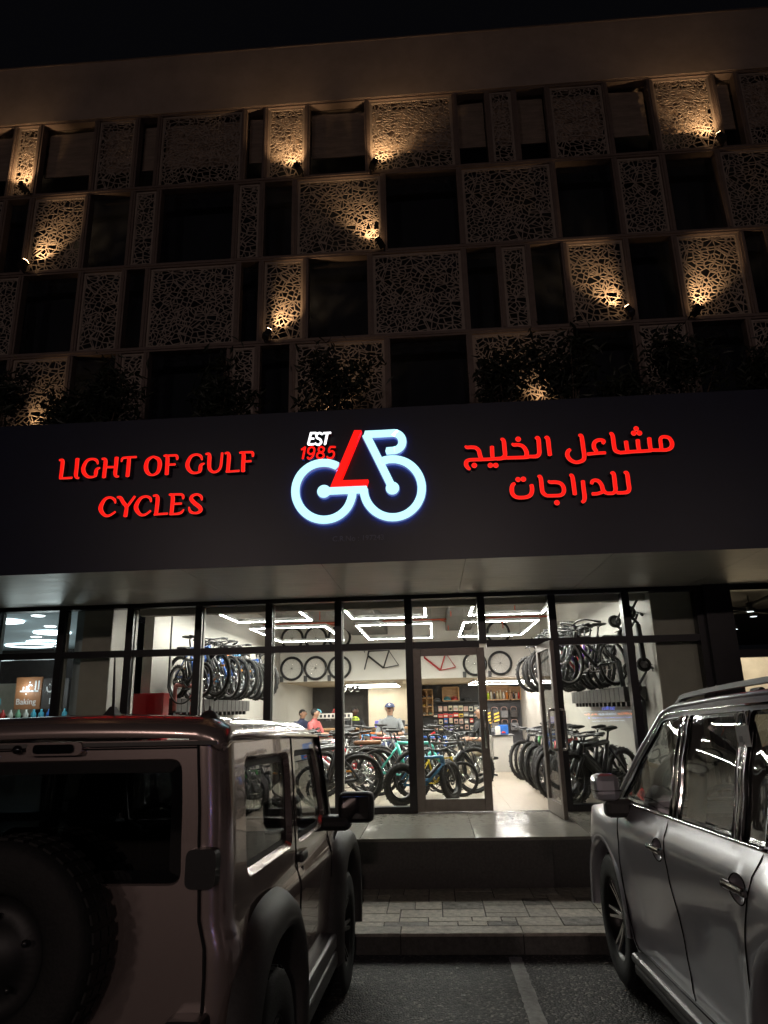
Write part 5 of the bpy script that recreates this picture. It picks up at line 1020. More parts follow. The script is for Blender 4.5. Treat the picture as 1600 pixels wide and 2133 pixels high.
t = thing('aisle_sign', 'brown hanging aisle sign with white Arabic and English word Baking', 'sign', (-8.85, 5.0, 2.12)); MB().box(0, .56, 0, .04, 0, .66).build('board', 'brown_board', t); text_mesh('Baking', .17, 'lettering', 'emblem_white', t, (.03, -.003, .10), ext=.001); 
a = MB()
for st in ([(.50, .58, .03), (.50, .40, .03)], [(.43, .58, .03), (.43, .40, .03), (.40, .37, .03)], [(.36, .48, .03), (.30, .50, .03), (.27, .42, .03), (.33, .37, .03)], [(.24, .47, .03), (.24, .38, .03)], [(.17, .46, .03), (.17, .38, .03)], [(.50, .37, .03), (.10, .37, .03)], [(.30, .55, .035)], [(.24, .31, .035)]): ribbon(a, st, -.004)
a.build('arabic_lettering', 'emblem_white', t)
t = thing('aisle_sign', 'dark brown hanging aisle sign partly hidden by the window frame, reading Dec', 'sign', (-8.26, 5.0, 2.12)); MB().box(0, .56, 0, .04, 0, .62).build('board', 'dark_board', t); text_mesh('Dec', .17, 'lettering', 'emblem_white', t, (.16, -.003, .10), ext=.001); a = MB()
for st in ([(.36, .45, .03), (.36, .38, .03), (.22, .37, .03)], [(.22, .46, .03), (.20, .36, .03), (.12, .36, .03), (.09, .45, .03)], [(.15, .50, .035)], [(.30, .31, .03)], [(.35, .31, .03)]): ribbon(a, st, -.004)
a.build('arabic_lettering', 'emblem_white', t)
t = thing('shelf_unit', 'grocery shelf unit topped with small bottles', 'shelf', (-8.9, 4.4, ZF)); MB().box(-.8, 1.9, -.2, .2, 0, 1.22).build('shelf_body', 'counter_white', t)
for i in range(16):
    m_ = ['pk_cyan', 'pk_cyan', 'pk_blue', 'pk_white', 'pk_cyan', 'pk_white', 'pk_red', 'pk_white', 'pk_green', 'pk_white'][i % 10]; q = thing('bottle', GR.get(m_, 'light blue' if m_ == 'pk_cyan' else 'green')+' small bottle on the grocery shelf, '+(['leftmost']+ORD[1:16])[i]+' from left', 'bottle', (-9.6+i*.16, 4.3, ZF+1.22), 0, 'bottles on the grocery shelf '+m_[3:]); MB().lathe([(0, 0), (.05, 0), (.05, .15), (.02, .19), (.02, .23), (0, .23)], (0, 0, 0), 'z', 10).build('body', m_, q)
t = thing('price_stand', 'light blue rounded price card standing on the grocery shelf', 'card', (-8.85, 4.25, ZF+1.22)); MB().prism(rpoly([(-.13, 0), (.13, 0), (.16, .46), (-.10, .46)], .04), 0, .02).build('card', 'pk_cyan', t); MB().box(-.10, .11, -.004, -.0005, .05, .25).build('panel', 'pk_white', t)
t = thing('wall_mural', 'brown and white patterned mural at the left of the grocery', 'mural', (-10.2, 5.9, 2.0)); MB().box(-.6, 1.3, 0, .03, 0, .7).build('board', 'marble', t)
struct(MB().box(4.0, 14, .15, 12, 3.55, 3.65).build('side_shop_ceiling', 'wall_dark')); struct(MB().box(4.0, 14, 3.2, 3.35, .5, 2.78).build('side_shop_wall', 'marble')); struct(MB().box(3.9, 4.02, .2, 12, .5, 3.6).build('side_shop_partition', 'column_grey'))
for i, (x, y, lb) in enumerate([(5.0, 1.6, 'white spotlight under the dark ceiling of the right shop, nearest'), (5.35, 2.3, 'white spotlight under the dark ceiling of the right shop, middle'), (5.9, 4.4, 'white spotlight beyond the marble wall of the right shop')]):
    t = thing('track_spotlight', lb, 'spotlight', (x, y, 3.3), 0, 'spotlights in the shop on the right'); MB().lathe([(0, .14), (.045, .14), (.055, 0), (.05, 0), (0, .01)], (0, 0, 0), 'z', 12).tube([(0, 0, .14), (0, 0, .25)], .012, 6).build('housing', 'duct', t); MB().lathe([(0, -.002), (.05, -.002)], (0, 0, 0), 'z', 12).build('lens', 'cool_panel', t)
    l = bpy.data.lights.new('spot', 'SPOT'); l.energy = 80; l.color = (1, .9, .75); l.spot_size = R(120); l.shadow_soft_size = .05; lo = bpy.data.objects.new('spot', l); COL.objects.link(lo); lo.parent = t; lo.location = (0, 0, -.03); lo.rotation_euler = (R(25), 0, 0)
for i, (p, q) in enumerate([((4.2, 1.2, 3.35), (7.5, 3.6, 3.35)), ((4.2, 2.6, 3.4), (8, 2.0, 3.4)), ((5.0, .5, 3.45), (5.6, 5, 3.45))]): tag(MB().tube([p, q], .03, 6).build('service_pipe', 'duct'), 'grey service pipe under the dark ceiling of the right shop, '+('lowest', 'crossing', 'running back')[i], 'pipe')
# ================================================================ cars
mat('brown_paint', (.56, .45, .42), .22, .75, var=.04, scale=300, coat=1.0); mat('grey_paint', (.82, .81, .88), .30, .66, var=.04, scale=300, coat=1.0)
mat('black_plastic', (.05, .048, .047), .46, 0, var=.2, scale=60, bump=.15, bscale=500); mat('handle_black', (.012, .012, .013), .5, var=.1); mat('tyre_rubber', (.010, .010, .010), .75, var=.3, scale=30, bump=.2, bscale=80); mat('chrome', (.75, .74, .72), .06, 1, var=0); mat('gloss_black', (.008, .008, .009), .08, 0, var=0, coat=1)
mat('rim_dark', (.05, .05, .05), .35, .8, var=.1); mat('rim_bright', (.5, .49, .48), .22, 1, var=.05); mat('seat_grey', (.13, .125, .12), .8, var=.15); mat('seat_light', (.34, .32, .29), .75, var=.1); mat('seam_dark', (.004, .004, .004), .8, var=0); mat('rail_silver', (.12, .12, .125), .42, .8, var=.08); mat('tail_red', (.02, .002, .002), .15, var=0, coat=1); mat('sill_metal', (.16, .155, .155), .42, .7, var=.08); mat('tag_paper', (.72, .71, .68), .5, var=.04)
glass('car_glass', (.62, .64, .63), 1.55, 0, 1.15); glass('rear_glass', (.03, .033, .038), 1.5)
def sstep(a, b, x): t = max(0, min(1, (x-a)/(b-a))); return t*t*(3-2*t)
def interp(tab, z):
    if z <= tab[0][0]: return tab[0][1]
    for (z0, y0), (z1, y1) in zip(tab, tab[1:]):
        if z <= z1: t = (z-z0)/(z1-z0); return y0+(y1-y0)*(t*t*(3-2*t)*.55+t*.45)
    return tab[-1][1]
def poff(poly, d):
    """inward offset of a closed outline"""
    n = len(poly); ar = sum(poly[i-1][0]*poly[i][1]-poly[i][0]*poly[i-1][1] for i in range(n)); s = 1 if ar > 0 else -1; out = []
    for i in range(n):
        a, p, b = Vector(poly[i-1]), Vector(poly[i]), Vector(poly[(i+1) % n]); e0 = (p-a); e1 = (b-p)
        if e0.length < 1e-7: e0 = e1
        if e1.length < 1e-7: e1 = e0
        e0 = e0.normalized(); e1 = e1.normalized()
        nn = Vector((-(e0.y+e1.y), e0.x+e1.x)); nn = nn.normalized() if nn.length > 1e-6 else Vector((-e0.y, e0.x)); c = max(.5, nn.dot(Vector((-e0.y, e0.x))))
        out.append(tuple(p+nn*(s*d/c)))
    return out
def band(mb, A, B): mb.add(A+B, [(i, (i+1) % len(A), len(A)+(i+1) % len(A), len(A)+i) for i in range(len(A))], True)
def window(parent, loop, fn, nrm, name, gm, body, inset=.02, rub=.028, bev=.008, rub_m='black_plastic', gname='glass'):
    """rebate in body colour, rubber seal, glass; nrm = inward direction"""
    lp = resample(loop, .05); inner = poff(lp, bev); seal = poff(lp, bev+rub); N = Vector(nrm)
    s0 = [fn(*p) for p in lp]; s1 = [tuple(Vector(fn(*p))+N*inset) for p in inner]; s2 = [tuple(Vector(fn(*p))+N*(inset+.004)) for p in seal]
    w = MB(); band(w, s1, s2); o = w.build(name, rub_m, parent)
    r = MB(); band(r, s0, s1); r.build('rebate', body, o)
    g = MB(); sheet(g, seal, [], .08, lambda a, b: tuple(Vector(fn(a, b))+N*(inset+.004))); g.build(gname, gm, o); return o
def road_wheel(parent, x, y, z, R_, w, rimr, side, spokes, rm, name='wheel'):
    h = w/2; pr = [(rimr, -h*.86), (rimr+.02, -h), (R_-.03, -h*1.0), (R_-.008, -h*.86), (R_, -h*.6), (R_, h*.6), (R_-.008, h*.86), (R_-.03, h), (rimr+.02, h), (rimr, h*.86)]
    o = MB().lathe(pr, (0, 0, 0), 'y', 48)
    for i in range(36):
        a = 2*math.pi*i/36
        for yy in (-.62, -.2, .22, .64):
            c = Vector((math.cos(a+.05*(yy > 0)), 0, math.sin(a+.05*(yy > 0)))); tn = Vector((-c.z, 0, c.x)); p = c*(R_-.001)+Vector((0, yy*h, 0)); q = [p+tn*.022+Vector((0, h*.16, 0)), p-tn*.022+Vector((0, h*.16, 0)), p-tn*.022-Vector((0, h*.16, 0)), p+tn*.022-Vector((0, h*.16, 0))]
            d = c*.008; o.add(q+[v+d for v in q], [(4, 5, 6, 7), (0, 1, 5, 4), (1, 2, 6, 5), (2, 3, 7, 6), (3, 0, 4, 7)])
    wo = o.build(name, 'tyre_rubber', parent); wo.location = (x, y, z)
    s = side; r = MB().lathe([(rimr+.004, s*h*.86), (rimr-.012, s*h*.80), (rimr-.022, s*h*.2), (rimr-.03, -s*h*.4), (.05, -s*h*.3), (.0, -s*h*.3)], (0, 0, 0), 'y', 40); r.build('rim', 'rim_dark', wo)
    sp = MB()
    for i in range(spokes):
        a = 2*math.pi*i/spokes
        for da in ((-.13, .13) if spokes < 7 else (0,)):
            c = Vector((math.cos(a+da), 0, math.sin(a+da))); tn = Vector((-c.z, 0, c.x)); ww = .016
            pts = [c*.05+Vector((0, s*h*.42, 0)), c*(rimr*.6)+Vector((0, s*h*.55, 0)), c*(rimr-.015)+Vector((0, s*h*.72, 0))]
            vs = []
            for k, p in enumerate(pts):
                wk = ww*(1.3-.2*k); vs += [p+tn*wk, p+tn*wk*.6+Vector((0, s*.012, 0)), p-tn*wk*.6+Vector((0, s*.012, 0)), p-tn*wk]
            sp.add(vs, [(k*4+j, k*4+j+1, k*4+j+5, k*4+j+4) for k in range(2) for j in range(3)])
    sp.lathe([(0, s*h*.52), (.055, s*h*.50), (.07, s*h*.40)], (0, 0, 0), 'y', 18); sp.build('spokes', rm, wo)
    return wo
def arch(cx, cz, r, a0, a1, n, sq=2.0):
    out = []
    for i in range(n+1):
        a = R(a0+(a1-a0)*i/n); c, s_ = math.cos(a), math.sin(a); k = (abs(c)**sq+abs(s_)**sq)**(-1/sq); out.append((cx+r*k*c, cz+r*k*s_))
    return out
def flare(parent, cx, cz, prof, a0, a1, sgn, m, sq, name='wheel_arch'):
    mb = MB(); n = 26; vs = []; P = len(prof)
    for i in range(n+1):
        a = R(a0+(a1-a0)*i/n); c, s_ = math.cos(a), math.sin(a); k = (abs(c)**sq+abs(s_)**sq)**(-1/sq)
        for r, y in prof: vs.append((cx+r*k*c, sgn*y, cz+r*k*s_))
    mb.add(vs, [(i*P+j, i*P+j+1, (i+1)*P+j+1, (i+1)*P+j) for i in range(n) for j in range(P-1)], True)
    mb.add(vs[:P], [tuple(range(P))]); mb.add(vs[-P:], [tuple(range(P))]); return mb.build(name, m, parent, False)
# ---------------------------------------------------------------- boxy off-roader on the left
def offroader():
    t = thing('parked_car', 'boxy brownish grey off road car seen from behind with spare wheel on its tailgate', 'car', (-1.494, -5.20, .198)); t.rotation_euler = (0, .034, math.pi/2-.015)
    P = 'brown_paint'; tab = [(.30, .735), (.50, .752), (.86, .756), (.95, .726), (1.30, .705), (1.62, .680)]
    yh = lambda z: interp(tab, z)
    def side(sgn):
        def fn(u, z):
            x, y = u, yh(z)
            if u < -1.58: a = (-1.58-u)/.10; x = -1.58-.10*math.sin(a); y -= .10*(1-math.cos(a))
            if u > 1.50: a = (u-1.50)/.20; x = 1.50+.20*math.sin(a); y -= .20*(1-math.cos(a))
            return (x, sgn*y, z)
        return fn
    outl = [(-1.737, .52), (-1.737, 1.605), (.38, 1.605), (.66, 1.07), (1.5, 1.0), (1.81, .95), (1.81, .55), (1.60, .48)]+arch(1.125, .36, .47, 14, 166, 22, 2.4)+[(.655, .34), (-.655, .34)]+arch(-1.125, .36, .47, 14, 166, 22, 2.4)+[(-1.62, .50)]
    qw = rpoly([(-1.40, 1.055), (-1.40, 1.53), (-.50, 1.53), (-.50, 1.055)], .07); dw = rpoly([(-.36, 1.045), (-.36, 1.535), (.27, 1.535), (.50, 1.12), (.36, 1.045)], .045)
    for sgn in (-1, 1):
        fn = side(sgn); b = MB(); sheet(b, outl, [qw, dw], .045, fn); body = b.build('body_side', P, t)
        window(t, qw, fn, (0, -sgn, 0), 'quarter_window', 'car_glass', P, .028, .026, .022); window(t, dw, fn, (0, -sgn, 0), 'door_window', 'car_glass', P, .022, .024, .012)
        off = lambda u, z, d=.0005: tuple(Vector(fn(u, z))+Vector((0, sgn*d, 0)))
        for path in ([(-.43, 1.60), (-.43, .92), (-.44, .62), (-.49, .52), (-.56, .40)], [(.60, 1.18), (.60, .36)], [(-.43, .96), (-.20, .955)] if 0 else [(-.425, .36), (.60, .36)]):
            pp = [p for a_, b_ in zip(path, path[1:]) for p in [(a_[0]+(b_[0]-a_[0])*k/8, a_[1]+(b_[1]-a_[1])*k/8) for k in range(9)]]
            MB().tube([off(*p) for p in pp], .0045, 5).build('door_seam', 'seam_dark', body)
        h = MB(); c = Vector(off(-.30, .985)); h.box(c.x-.075, c.x+.075, min(c.y, c.y+sgn*.028), max(c.y, c.y+sgn*.028), .95, .995, .012).build('door_handle', 'black_plastic', t)
        MB().lathe([(0, 0), (.014, 0), (.014, .006), (0, .006)], (0, 0, 0), 'y', 12).xf(Matrix.Translation(off(-.30, .915, 0)) @ Matrix.Scale(sgn, 4, (0, 1, 0))).build('key_hole', 'chrome', t)
        pr = [(.455, .66), (.455, .80), (.468, .832), (.50, .842), (.565, .815), (.60, .775), (.615, .742)]
        for cx in (-1.125, 1.125): flare(t, cx, .34, pr, -14, 194, sgn, 'black_plastic', 2.5)
        MB().box(-.62, .62, min(sgn*.70, sgn*.80), max(sgn*.70, sgn*.80), .30, .40, .02).build('rocker_panel', 'sill_metal', t)
        MB().box(-.62, .62, min(sgn*.70, sgn*.805), max(sgn*.70, sgn*.805), .20, .298, .02).build('rocker_guard', 'black_plastic', t)
        mi = MB().box(.44, .60, min(sgn*.82, sgn*1.055), max(sgn*.82, sgn*1.055), 1.055, 1.245, .035).build('wing_mirror', 'handle_black', t)
        MB().box(.42, .62, min(sgn*.70, sgn*.90), max(sgn*.70, sgn*.90), 1.01, 1.10, .03).build('mirror_arm', 'handle_black', mi); MB().box(.432, .439, min(sgn*.845, sgn*1.03), max(sgn*.845, sgn*1.03), 1.08, 1.22, .003).build('mirror_glass', 'gloss_black', mi)
        MB().tube([off(-1.69, 1.612), off(-1.60, 1.612), off(-.8, 1.614), off(.37, 1.606)], .016, 8).build('drip_rail', P, t)
        MB().tube([off(.37, 1.60), off(.52, 1.32), off(.655, 1.075)], .026, 8).build('windscreen_pillar', 'gloss_black', t)
        for cx in (-1.125, 1.125): road_wheel(t, cx, sgn*.70, .27, .385, .205, .215, sgn, 5, 'rim_dark')
    # roof shell, edges rolled over
    r = MB()
    def rf(x, y):
        e = max(0, abs(y)-.58)/.12; z = 1.69+.022*(1-(y/.7)**2)-.075*e**2.2
        if x < -1.56: z -= .055*((-1.56-x)/.14)**2
        if x > .05: z -= .055*((x-.05)/.37)**2
        return (x, y, z)
    sheet(r, rpoly([(-1.70, -.695), (-1.70, .695), (.42, .68), (.42, -.68)], .06), [], .06, rf); lp = resample(rpoly([(-1.70, -.695), (-1.70, .695), (.42, .68), (.42, -.68)], .06), .06)
    band(r, [rf(*p) for p in lp], [(p[0]*.995, p[1]*.985, rf(*p)[2]-.035) for p in lp]); ro = r.build('roof', P, t)
    for y in (-.38, -.13, .13, .38): MB().tube([(-1.4, y, rf(-1.4, y)[2]+.001), (-.6, y, rf(-.6, y)[2]+.001), (.1, y, rf(.1, y)[2]+.001)], .010, 6).build('roof_rib', P, ro)
    MB().box(-1.70, .40, -.66, .66, 1.585, 1.60).build('headlining', 'seat_grey', t)
    # tailgate and rear face
    def bf(v, z): return (-1.68-.012*sstep(.85, 1.0, 1.0-abs(z-.9)*.2), v/.62*(yh(z)-.10), z)
    rw = rpoly([(-.548, 1.085), (-.548, 1.535), (.548, 1.535), (.548, 1.085)], .05)
    b = MB(); sheet(b, [(-.62, .52), (.62, .52), (.62, 1.605), (-.62, 1.605)], [rw], .06, bf); tg = b.build('tailgate', P, t)
    window(t, rw, bf, (1, 0, 0), 'rear_window', 'rear_glass', P, .010, .045, .006, 'gloss_black')
    for s in (-1, 1): MB().tube([tuple(Vector(bf(s*.618, .52+1.08*k/12))+Vector((-.001, 0, 0))) for k in range(13)], .006, 5).build('tailgate_seam', 'seam_dark', tg)
    MB().tube([tuple(Vector(bf(-.62+1.24*k/12, 1.575))+Vector((-.001, 0, 0))) for k in range(13)], .004, 5).build('tailgate_seam', 'seam_dark', tg)
    br = MB().prism(rpoly([(-.115, 1.555), (-.115, 1.605), (.115, 1.605), (.115, 1.555)], .024), -1.712, -1.68, 'yz').build('brake_lamp_housing', P, t); MB().prism(rpoly([(-.085, 1.563), (-.085, 1.597), (.085, 1.597), (.085, 1.563)], .016), -1.718, -1.711, 'yz').build('brake_lamp', 'gloss_black', br)
    MB().sphere((-1.70, .16, 1.58), .022, 12, 6, (.7, 1, .8)).build('rear_camera', 'gloss_black', t)
    MB().prism(rpoly([(-.69, 1.08), (-.69, 1.215), (-.575, 1.215), (-.575, 1.08)], .03), -1.735, -1.675, 'yz').build('tailgate_handle', 'handle_black', t)
    bp = MB().box(-1.80, -1.55, -.78, .78, .28, .56, .04).build('rear_bumper', 'black_plastic', t)
    for s in (-1, 1):
        la = MB().prism(rpoly([(s*.68, .46), (s*.68, .68), (s*.54, .68), (s*.54, .46)], .03), -1.77, -1.66, 'yz').build('tail_lamp', 'handle_black', t); MB().prism(rpoly([(s*.66, .54), (s*.66, .66), (s*.56, .66), (s*.56, .54)], .02), -1.775, -1.7695, 'yz').build('red_lens', 'tail_red', la)
    MB().box(-1.72, -1.70, .27, .53, .585, .70, .004).build('number_plate', 'tag_paper', t)
    # spare wheel
    sw_ = MB().lathe([(.21, -.10), (.23, -.115), (.335, -.115), (.36, -.10), (.372, -.06), (.372, .06), (.36, .09), (.2, .09)], (0, 0, 0), 'x', 48)
    for i in range(40):
        a = 2*math.pi*i/40
        for xx in (-.06, .0, .06):
            c = Vector((0, math.cos(a), math.sin(a))); tn = Vector((0, -c.z, c.y)); p = c*.371+Vector((xx, 0, 0)); q = [p+tn*.018+Vector((.022, 0, 0)), p-tn*.018+Vector((.022, 0, 0)), p-tn*.018-Vector((.022, 0, 0)), p+tn*.018-Vector((.022, 0, 0))]; d = c*.008; sw_.add(q+[v+d for v in q], [(4, 5, 6, 7), (0, 1, 5, 4), (1, 2, 6, 5), (2, 3, 7, 6), (3, 0, 4, 7)])
    so = sw_.build('spare_wheel', 'tyre_rubber', t); so.location = (-1.81, .05, .90)
    MB().lathe([(.212, -.098), (.20, -.09), (.19, -.02), (.10, -.05), (.085, -.075), (0, -.08)], (0, 0, 0), 'x', 36).build('spare_rim', 'handle_black', so)
    for i in range(5): a = 2*math.pi*i/5+.3; MB().sphere((-.062, .125*math.cos(a), .125*math.sin(a)), .013, 8, 5).build('wheel_nut', 'rim_dark', so)
    # roof fittings, interior, underbody, front
    an = MB().add([(-.035, -.03, 0), (.06, -.03, 0), (.06, .03, 0), (-.035, .03, 0), (.0, -.01, .045), (.02, -.01, .045), (.02, .01, .045), (.0, .01, .045)], [(0, 1, 5, 4), (1, 2, 6, 5), (2, 3, 7, 6), (3, 0, 4, 7), (4, 5, 6, 7)]); an.tube([(.01, 0, .04), (-.02, 0, .26)], [.007, .0035], 6)
    a_ = an.build('roof_antenna', 'black_plastic', t); a_.location = (-1.45, -.10, 1.705)
    MB().sphere((0, 0, 0), .042, 14, 7, (1.3, 1, 1.1), True).tube([(0, 0, .04), (0, 0, .062)], .005, 6).build('roof_beacon', 'black_plastic', t).location = (-1.55, -.575, 1.676)
    MB().box(-1.66, .9, -.66, .66, .42, .50).build('cabin_floor', 'seat_grey', t); MB().box(-1.5, 1.75, -.55, .55, .22, .42).build('underbody', 'black_plastic', t)
    for y in (-.34, .34):
        s_ = MB().box(-.45, .05, y-.23, y+.23, .55, .74, .05).box(-.58, -.42, y-.22, y+.22, .65, 1.18, .06).build('front_seat', 'seat_grey', t); MB().box(-.60, -.50, y-.13, y+.13, 1.22, 1.44, .045).build('headrest', 'seat_light', s_)
        s_ = MB().box(-1.25, -1.12, y-.25, y+.25, .62, 1.05, .05).build('rear_seat', 'seat_grey', t); MB().box(-1.27, -1.18, y-.12, y+.12, 1.08, 1.24, .04).build('headrest', 'seat_grey', s_)
    MB().box(.38, .80, -.66, .66, .70, 1.02, .05).build('dashboard', 'black_plastic', t); MB().torus((.28, .34, 1.02), .18, .016, 'x', 24, 8).build('steering_wheel', 'black_plastic', t)
    w = MB(); sheet(w, [(-.64, 0), (.64, 0), (.62, 1), (-.62, 1)], [], .12, lambda y, v: (.655-.275*v+.02*(1-(y/.64)**2), y*(1.05-.03*v), 1.075+.53*v)); w.build('windscreen', 'car_glass', t)
    hd = MB(); sheet(hd, [(.655, -.72), (1.70, -.56), (1.70, .56), (.655, .72)], [], .1, lambda x, y: (x, y, 1.075-.075*sstep(.66, 1.5, x)-.06*sstep(1.5, 1.7, x)-.01*(y/.7)**2)); hd.build('bonnet', P, t)
    MB().box(1.60, 1.70, -.62, .62, .55, .95, .04).build('grille_panel', 'black_plastic', t); MB().box(1.60, 1.83, -.76, .76, .34, .55, .05).build('front_bumper', 'black_plastic', t)
    for y in (-.48, .48): MB().lathe([(0, .05), (.09, .045), (.10, 0), (0, 0)], (1.70, y, .80), 'x', 24).build('headlight', 'chrome', t)
    return t
offroader()
# ---------------------------------------------------------------- large grey SUV on the right
def suv():
    t = thing('parked_car', 'large grey sport utility car with chrome window trim and roof rails parked nose in', 'car', (2.174, -5.50, .17)); t.rotation_euler = (0, .039, math.pi/2+.009)
    P = 'grey_paint'; tab = [(.28, .90), (.40, .930), (.52, .938), (.72, .942), (.90, .956), (1.00, .962), (1.07, .952), (1.13, .922), (1.17, .902), (1.40, .845), (1.66, .772), (1.74, .735), (1.80, .68)]
    AX = (1.43, -1.42); CZ = .42
    def side(sgn):
        def fn(u, z):
            x, y = u, interp(tab, z)
            for c in AX: d = math.hypot(u-c, z-CZ); y += .030*sstep(.74, .54, d)*(z < 1.1)
            y -= .018*sstep(.30, .44, z)*sstep(.86, .60, z)*sstep(1.0, .78, abs(u-.0))       # hollow lower doors
            if u > 1.75: a = (u-1.75)/.42; x = 1.75+.42*math.sin(a); y -= .42*(1-math.cos(a))
            if u < -2.25: a = (-2.25-u)/.22; x = -2.25-.22*math.sin(a); y -= .22*(1-math.cos(a))
            return (x, sgn*y, z)
        return fn
    outl = [(-2.55, .50), (-2.55, 1.70), (-2.40, 1.80), (.28, 1.80), (.42, 1.755), (1.14, 1.175), (1.75, 1.10), (2.25, 1.0), (2.38, .90), (2.38, .50), (1.95, .42)]+arch(1.43, CZ, .475, 2, 178, 24)+[(.90, .30), (-.90, .30)]+arch(-1.42, CZ, .475, 2, 178, 24)+[(-1.98, .45)]
    w1 = rpoly([(1.02, 1.20), (.37, 1.70), (.05, 1.715), (.02, 1.185)], [.02, .05, .02, .02]); w2 = rpoly([(-.10, 1.185), (-.075, 1.715), (-.79, 1.715), (-.83, 1.18)], .02); w3 = rpoly([(-.90, 1.18), (-.865, 1.715), (-1.10, 1.715), (-1.12, 1.18)], .02); w4 = rpoly([(-1.24, 1.20), (-1.22, 1.70), (-2.0, 1.69), (-2.15, 1.22)], .05)
    cup = lambda cx, cz: [(cx+.088*math.cos(R(k*15)), cz+.058*math.sin(R(k*15))) for k in range(24)]
    hc = [(.14, 1.005), (-.93, 1.005)]
    for sgn in (1, -1):
        fn = side(sgn); b = MB(); sheet(b, outl, [w1, w2, w3, w4]+[cup(*c) for c in hc], .05, fn); body = b.build('body_side', P, t)
        off = lambda u, z, d=.0006: tuple(Vector(fn(u, z))+Vector((0, sgn*d, 0)))
        for w_, nm in ((w1, 'front_window'), (w2, 'rear_window'), (w3, 'quarter_light'), (w4, 'cargo_window')): window(t, w_, fn, (0, -sgn, 0), nm, 'car_glass' if w_ is not w4 else 'rear_glass', 'gloss_black', .010, .016, .004, 'gloss_black')
        # black pillars between the panes, 2 mm proud
        for pl in ([(.005, 1.19), (.03, 1.715), (-.06, 1.715), (-.085, 1.19)], [(-.845, 1.185), (-.805, 1.715), (-.85, 1.715), (-.885, 1.185)], [(-1.135, 1.19), (-1.115, 1.715), (-1.205, 1.70), (-1.225, 1.20)]):
            g = MB(); sheet(g, pl, [], .06, lambda a, c: off(a, c, .004)); g.build('window_pillar', 'gloss_black', t)
        for x_ in (-.83, -.895):
            MB().tube([off(x_+(.04 if 1 else 0)*(k/6)*.9, 1.185+.53*k/6, .008) for k in range(7)], .006, 6).build('chrome_strip', 'chrome', t)
        for dx in (.0, -.075): MB().tube([off(.01+dx+.022*k/6, 1.185+.53*k/6, .007) for k in range(7)], .006, 6).build('pillar_strip', 'chrome', t)
        MB().tube([off(1.06-(2.1)*k/30, 1.186-.008*k/30, .010) for k in range(33)], .008, 8).build('belt_trim', 'chrome', t)
        MB().tube([off(1.06, 1.196, .008), off(.72, 1.455, .008), off(.39, 1.712, .008), off(.30, 1.735, .008), off(.0, 1.742, .008), off(-.6, 1.742, .008), off(-1.22, 1.738, .008)], .007, 8).build('window_surround', 'chrome', t)
        MB().tube([off(1.10, 1.215, .004), off(.74, 1.50, .004), off(.42, 1.742, .004), off(.30, 1.778, .004), off(-.4, 1.79, .004), off(-2.1, 1.785, .004)], .015, 8).build('roof_gutter', P, t)
        for path in ([(1.00, 1.17), (.985, .95), (.96, .70), (.90, .42), (.87, .33)], [(.035, 1.165), (.005, .98), (-.005, .75), (-.03, .33)], [(-1.12, 1.165), (-1.05, 1.02), (-.99, .90), (-.945, .78), (-.905, .60), (-.885, .36)], [(.87, .335), (-.885, .345)]):
            pp = smooth_path([(p[0], p[1]) for p in path], 6); MB().tube([off(*p) for p in pp], .004, 5).build('door_seam', 'seam_dark', body)
        for cx, cz in hc:
            cu = MB(); c0 = cup(cx, cz); sheet(cu, c0, [], .016, lambda a, c: tuple(Vector(fn(a, c))+Vector((0, -sgn*.032*max(0, 1-((a-cx)/.088)**2-((c-cz)/.058)**2)**.6, 0))))
            h = cu.build('handle_cup', P, t); MB().tube([off(*p, .001) for p in c0]+[off(*c0[0], .001)], .003, 5).build('cup_rim', 'seam_dark', h)
            q = off(cx, cz+.004, .014); MB().box(-.115, .115, -.016, .016, -.017, .017, .011).xf(Matrix.Translation(q)).build('door_handle', 'chrome', t)
        for cx in AX: flare(t, cx, CZ, [(.455, .80), (.462, .962), (.475, .985), (.505, .992), (.53, .975)], -4, 184, sgn, P, 2.0, 'wheel_arch'); 
        for cx in AX: flare(t, cx, CZ, [(.454, .66), (.452, .80)], -10, 190, sgn, 'black_plastic', 2.0, 'arch_liner')
        MB().box(-.88, .86, min(sgn*.86, sgn*1.00), max(sgn*.86, sgn*1.00), .27, .325, .022).build('side_step', 'sill_metal', t); MB().box(-.88, .86, min(sgn*.80, sgn*.985), max(sgn*.80, sgn*.985), .20, .268, .02).build('step_underside', 'black_plastic', t)
        mi = MB().box(.74, .93, min(sgn*.965, sgn*1.13), max(sgn*.965, sgn*1.13), 1.205, 1.375, .045).build('wing_mirror', P, t)
        MB().box(.739, .931, min(sgn*.964, sgn*1.131), max(sgn*.964, sgn*1.131), 1.268, 1.273, .001).build('mirror_crease', 'seam_dark', mi); MB().box(.80, .92, min(sgn*.88, sgn*1.06), max(sgn*.88, sgn*1.06), 1.10, 1.215, .03).build('mirror_foot', 'black_plastic', mi)
        ra = MB(); rp_ = smooth_path([(.42, .655, 1.765), (.30, .655, 1.805), (.17, .655, 1.832), (-.5, .655, 1.845), (-1.4, .655, 1.84), (-1.9, .655, 1.81), (-2.02, .655, 1.77)], 6)
        vs = []
        for x, y, z in rp_: vs += [(x, sgn*(y-.022), z-.012), (x, sgn*(y+.022), z-.012), (x, sgn*(y+.020), z+.014), (x, sgn*(y-.020), z+.014)]
        n = len(rp_); ra.add(vs, [(i*4+j, i*4+(j+1) % 4, i*4+4+(j+1) % 4, i*4+4+j) for i in range(n-1) for j in range(4)]+[(0, 1, 2, 3), (4*n-1, 4*n-2, 4*n-3, 4*n-4)]); rl_ = ra.build('roof_rail', 'rail_silver', t)
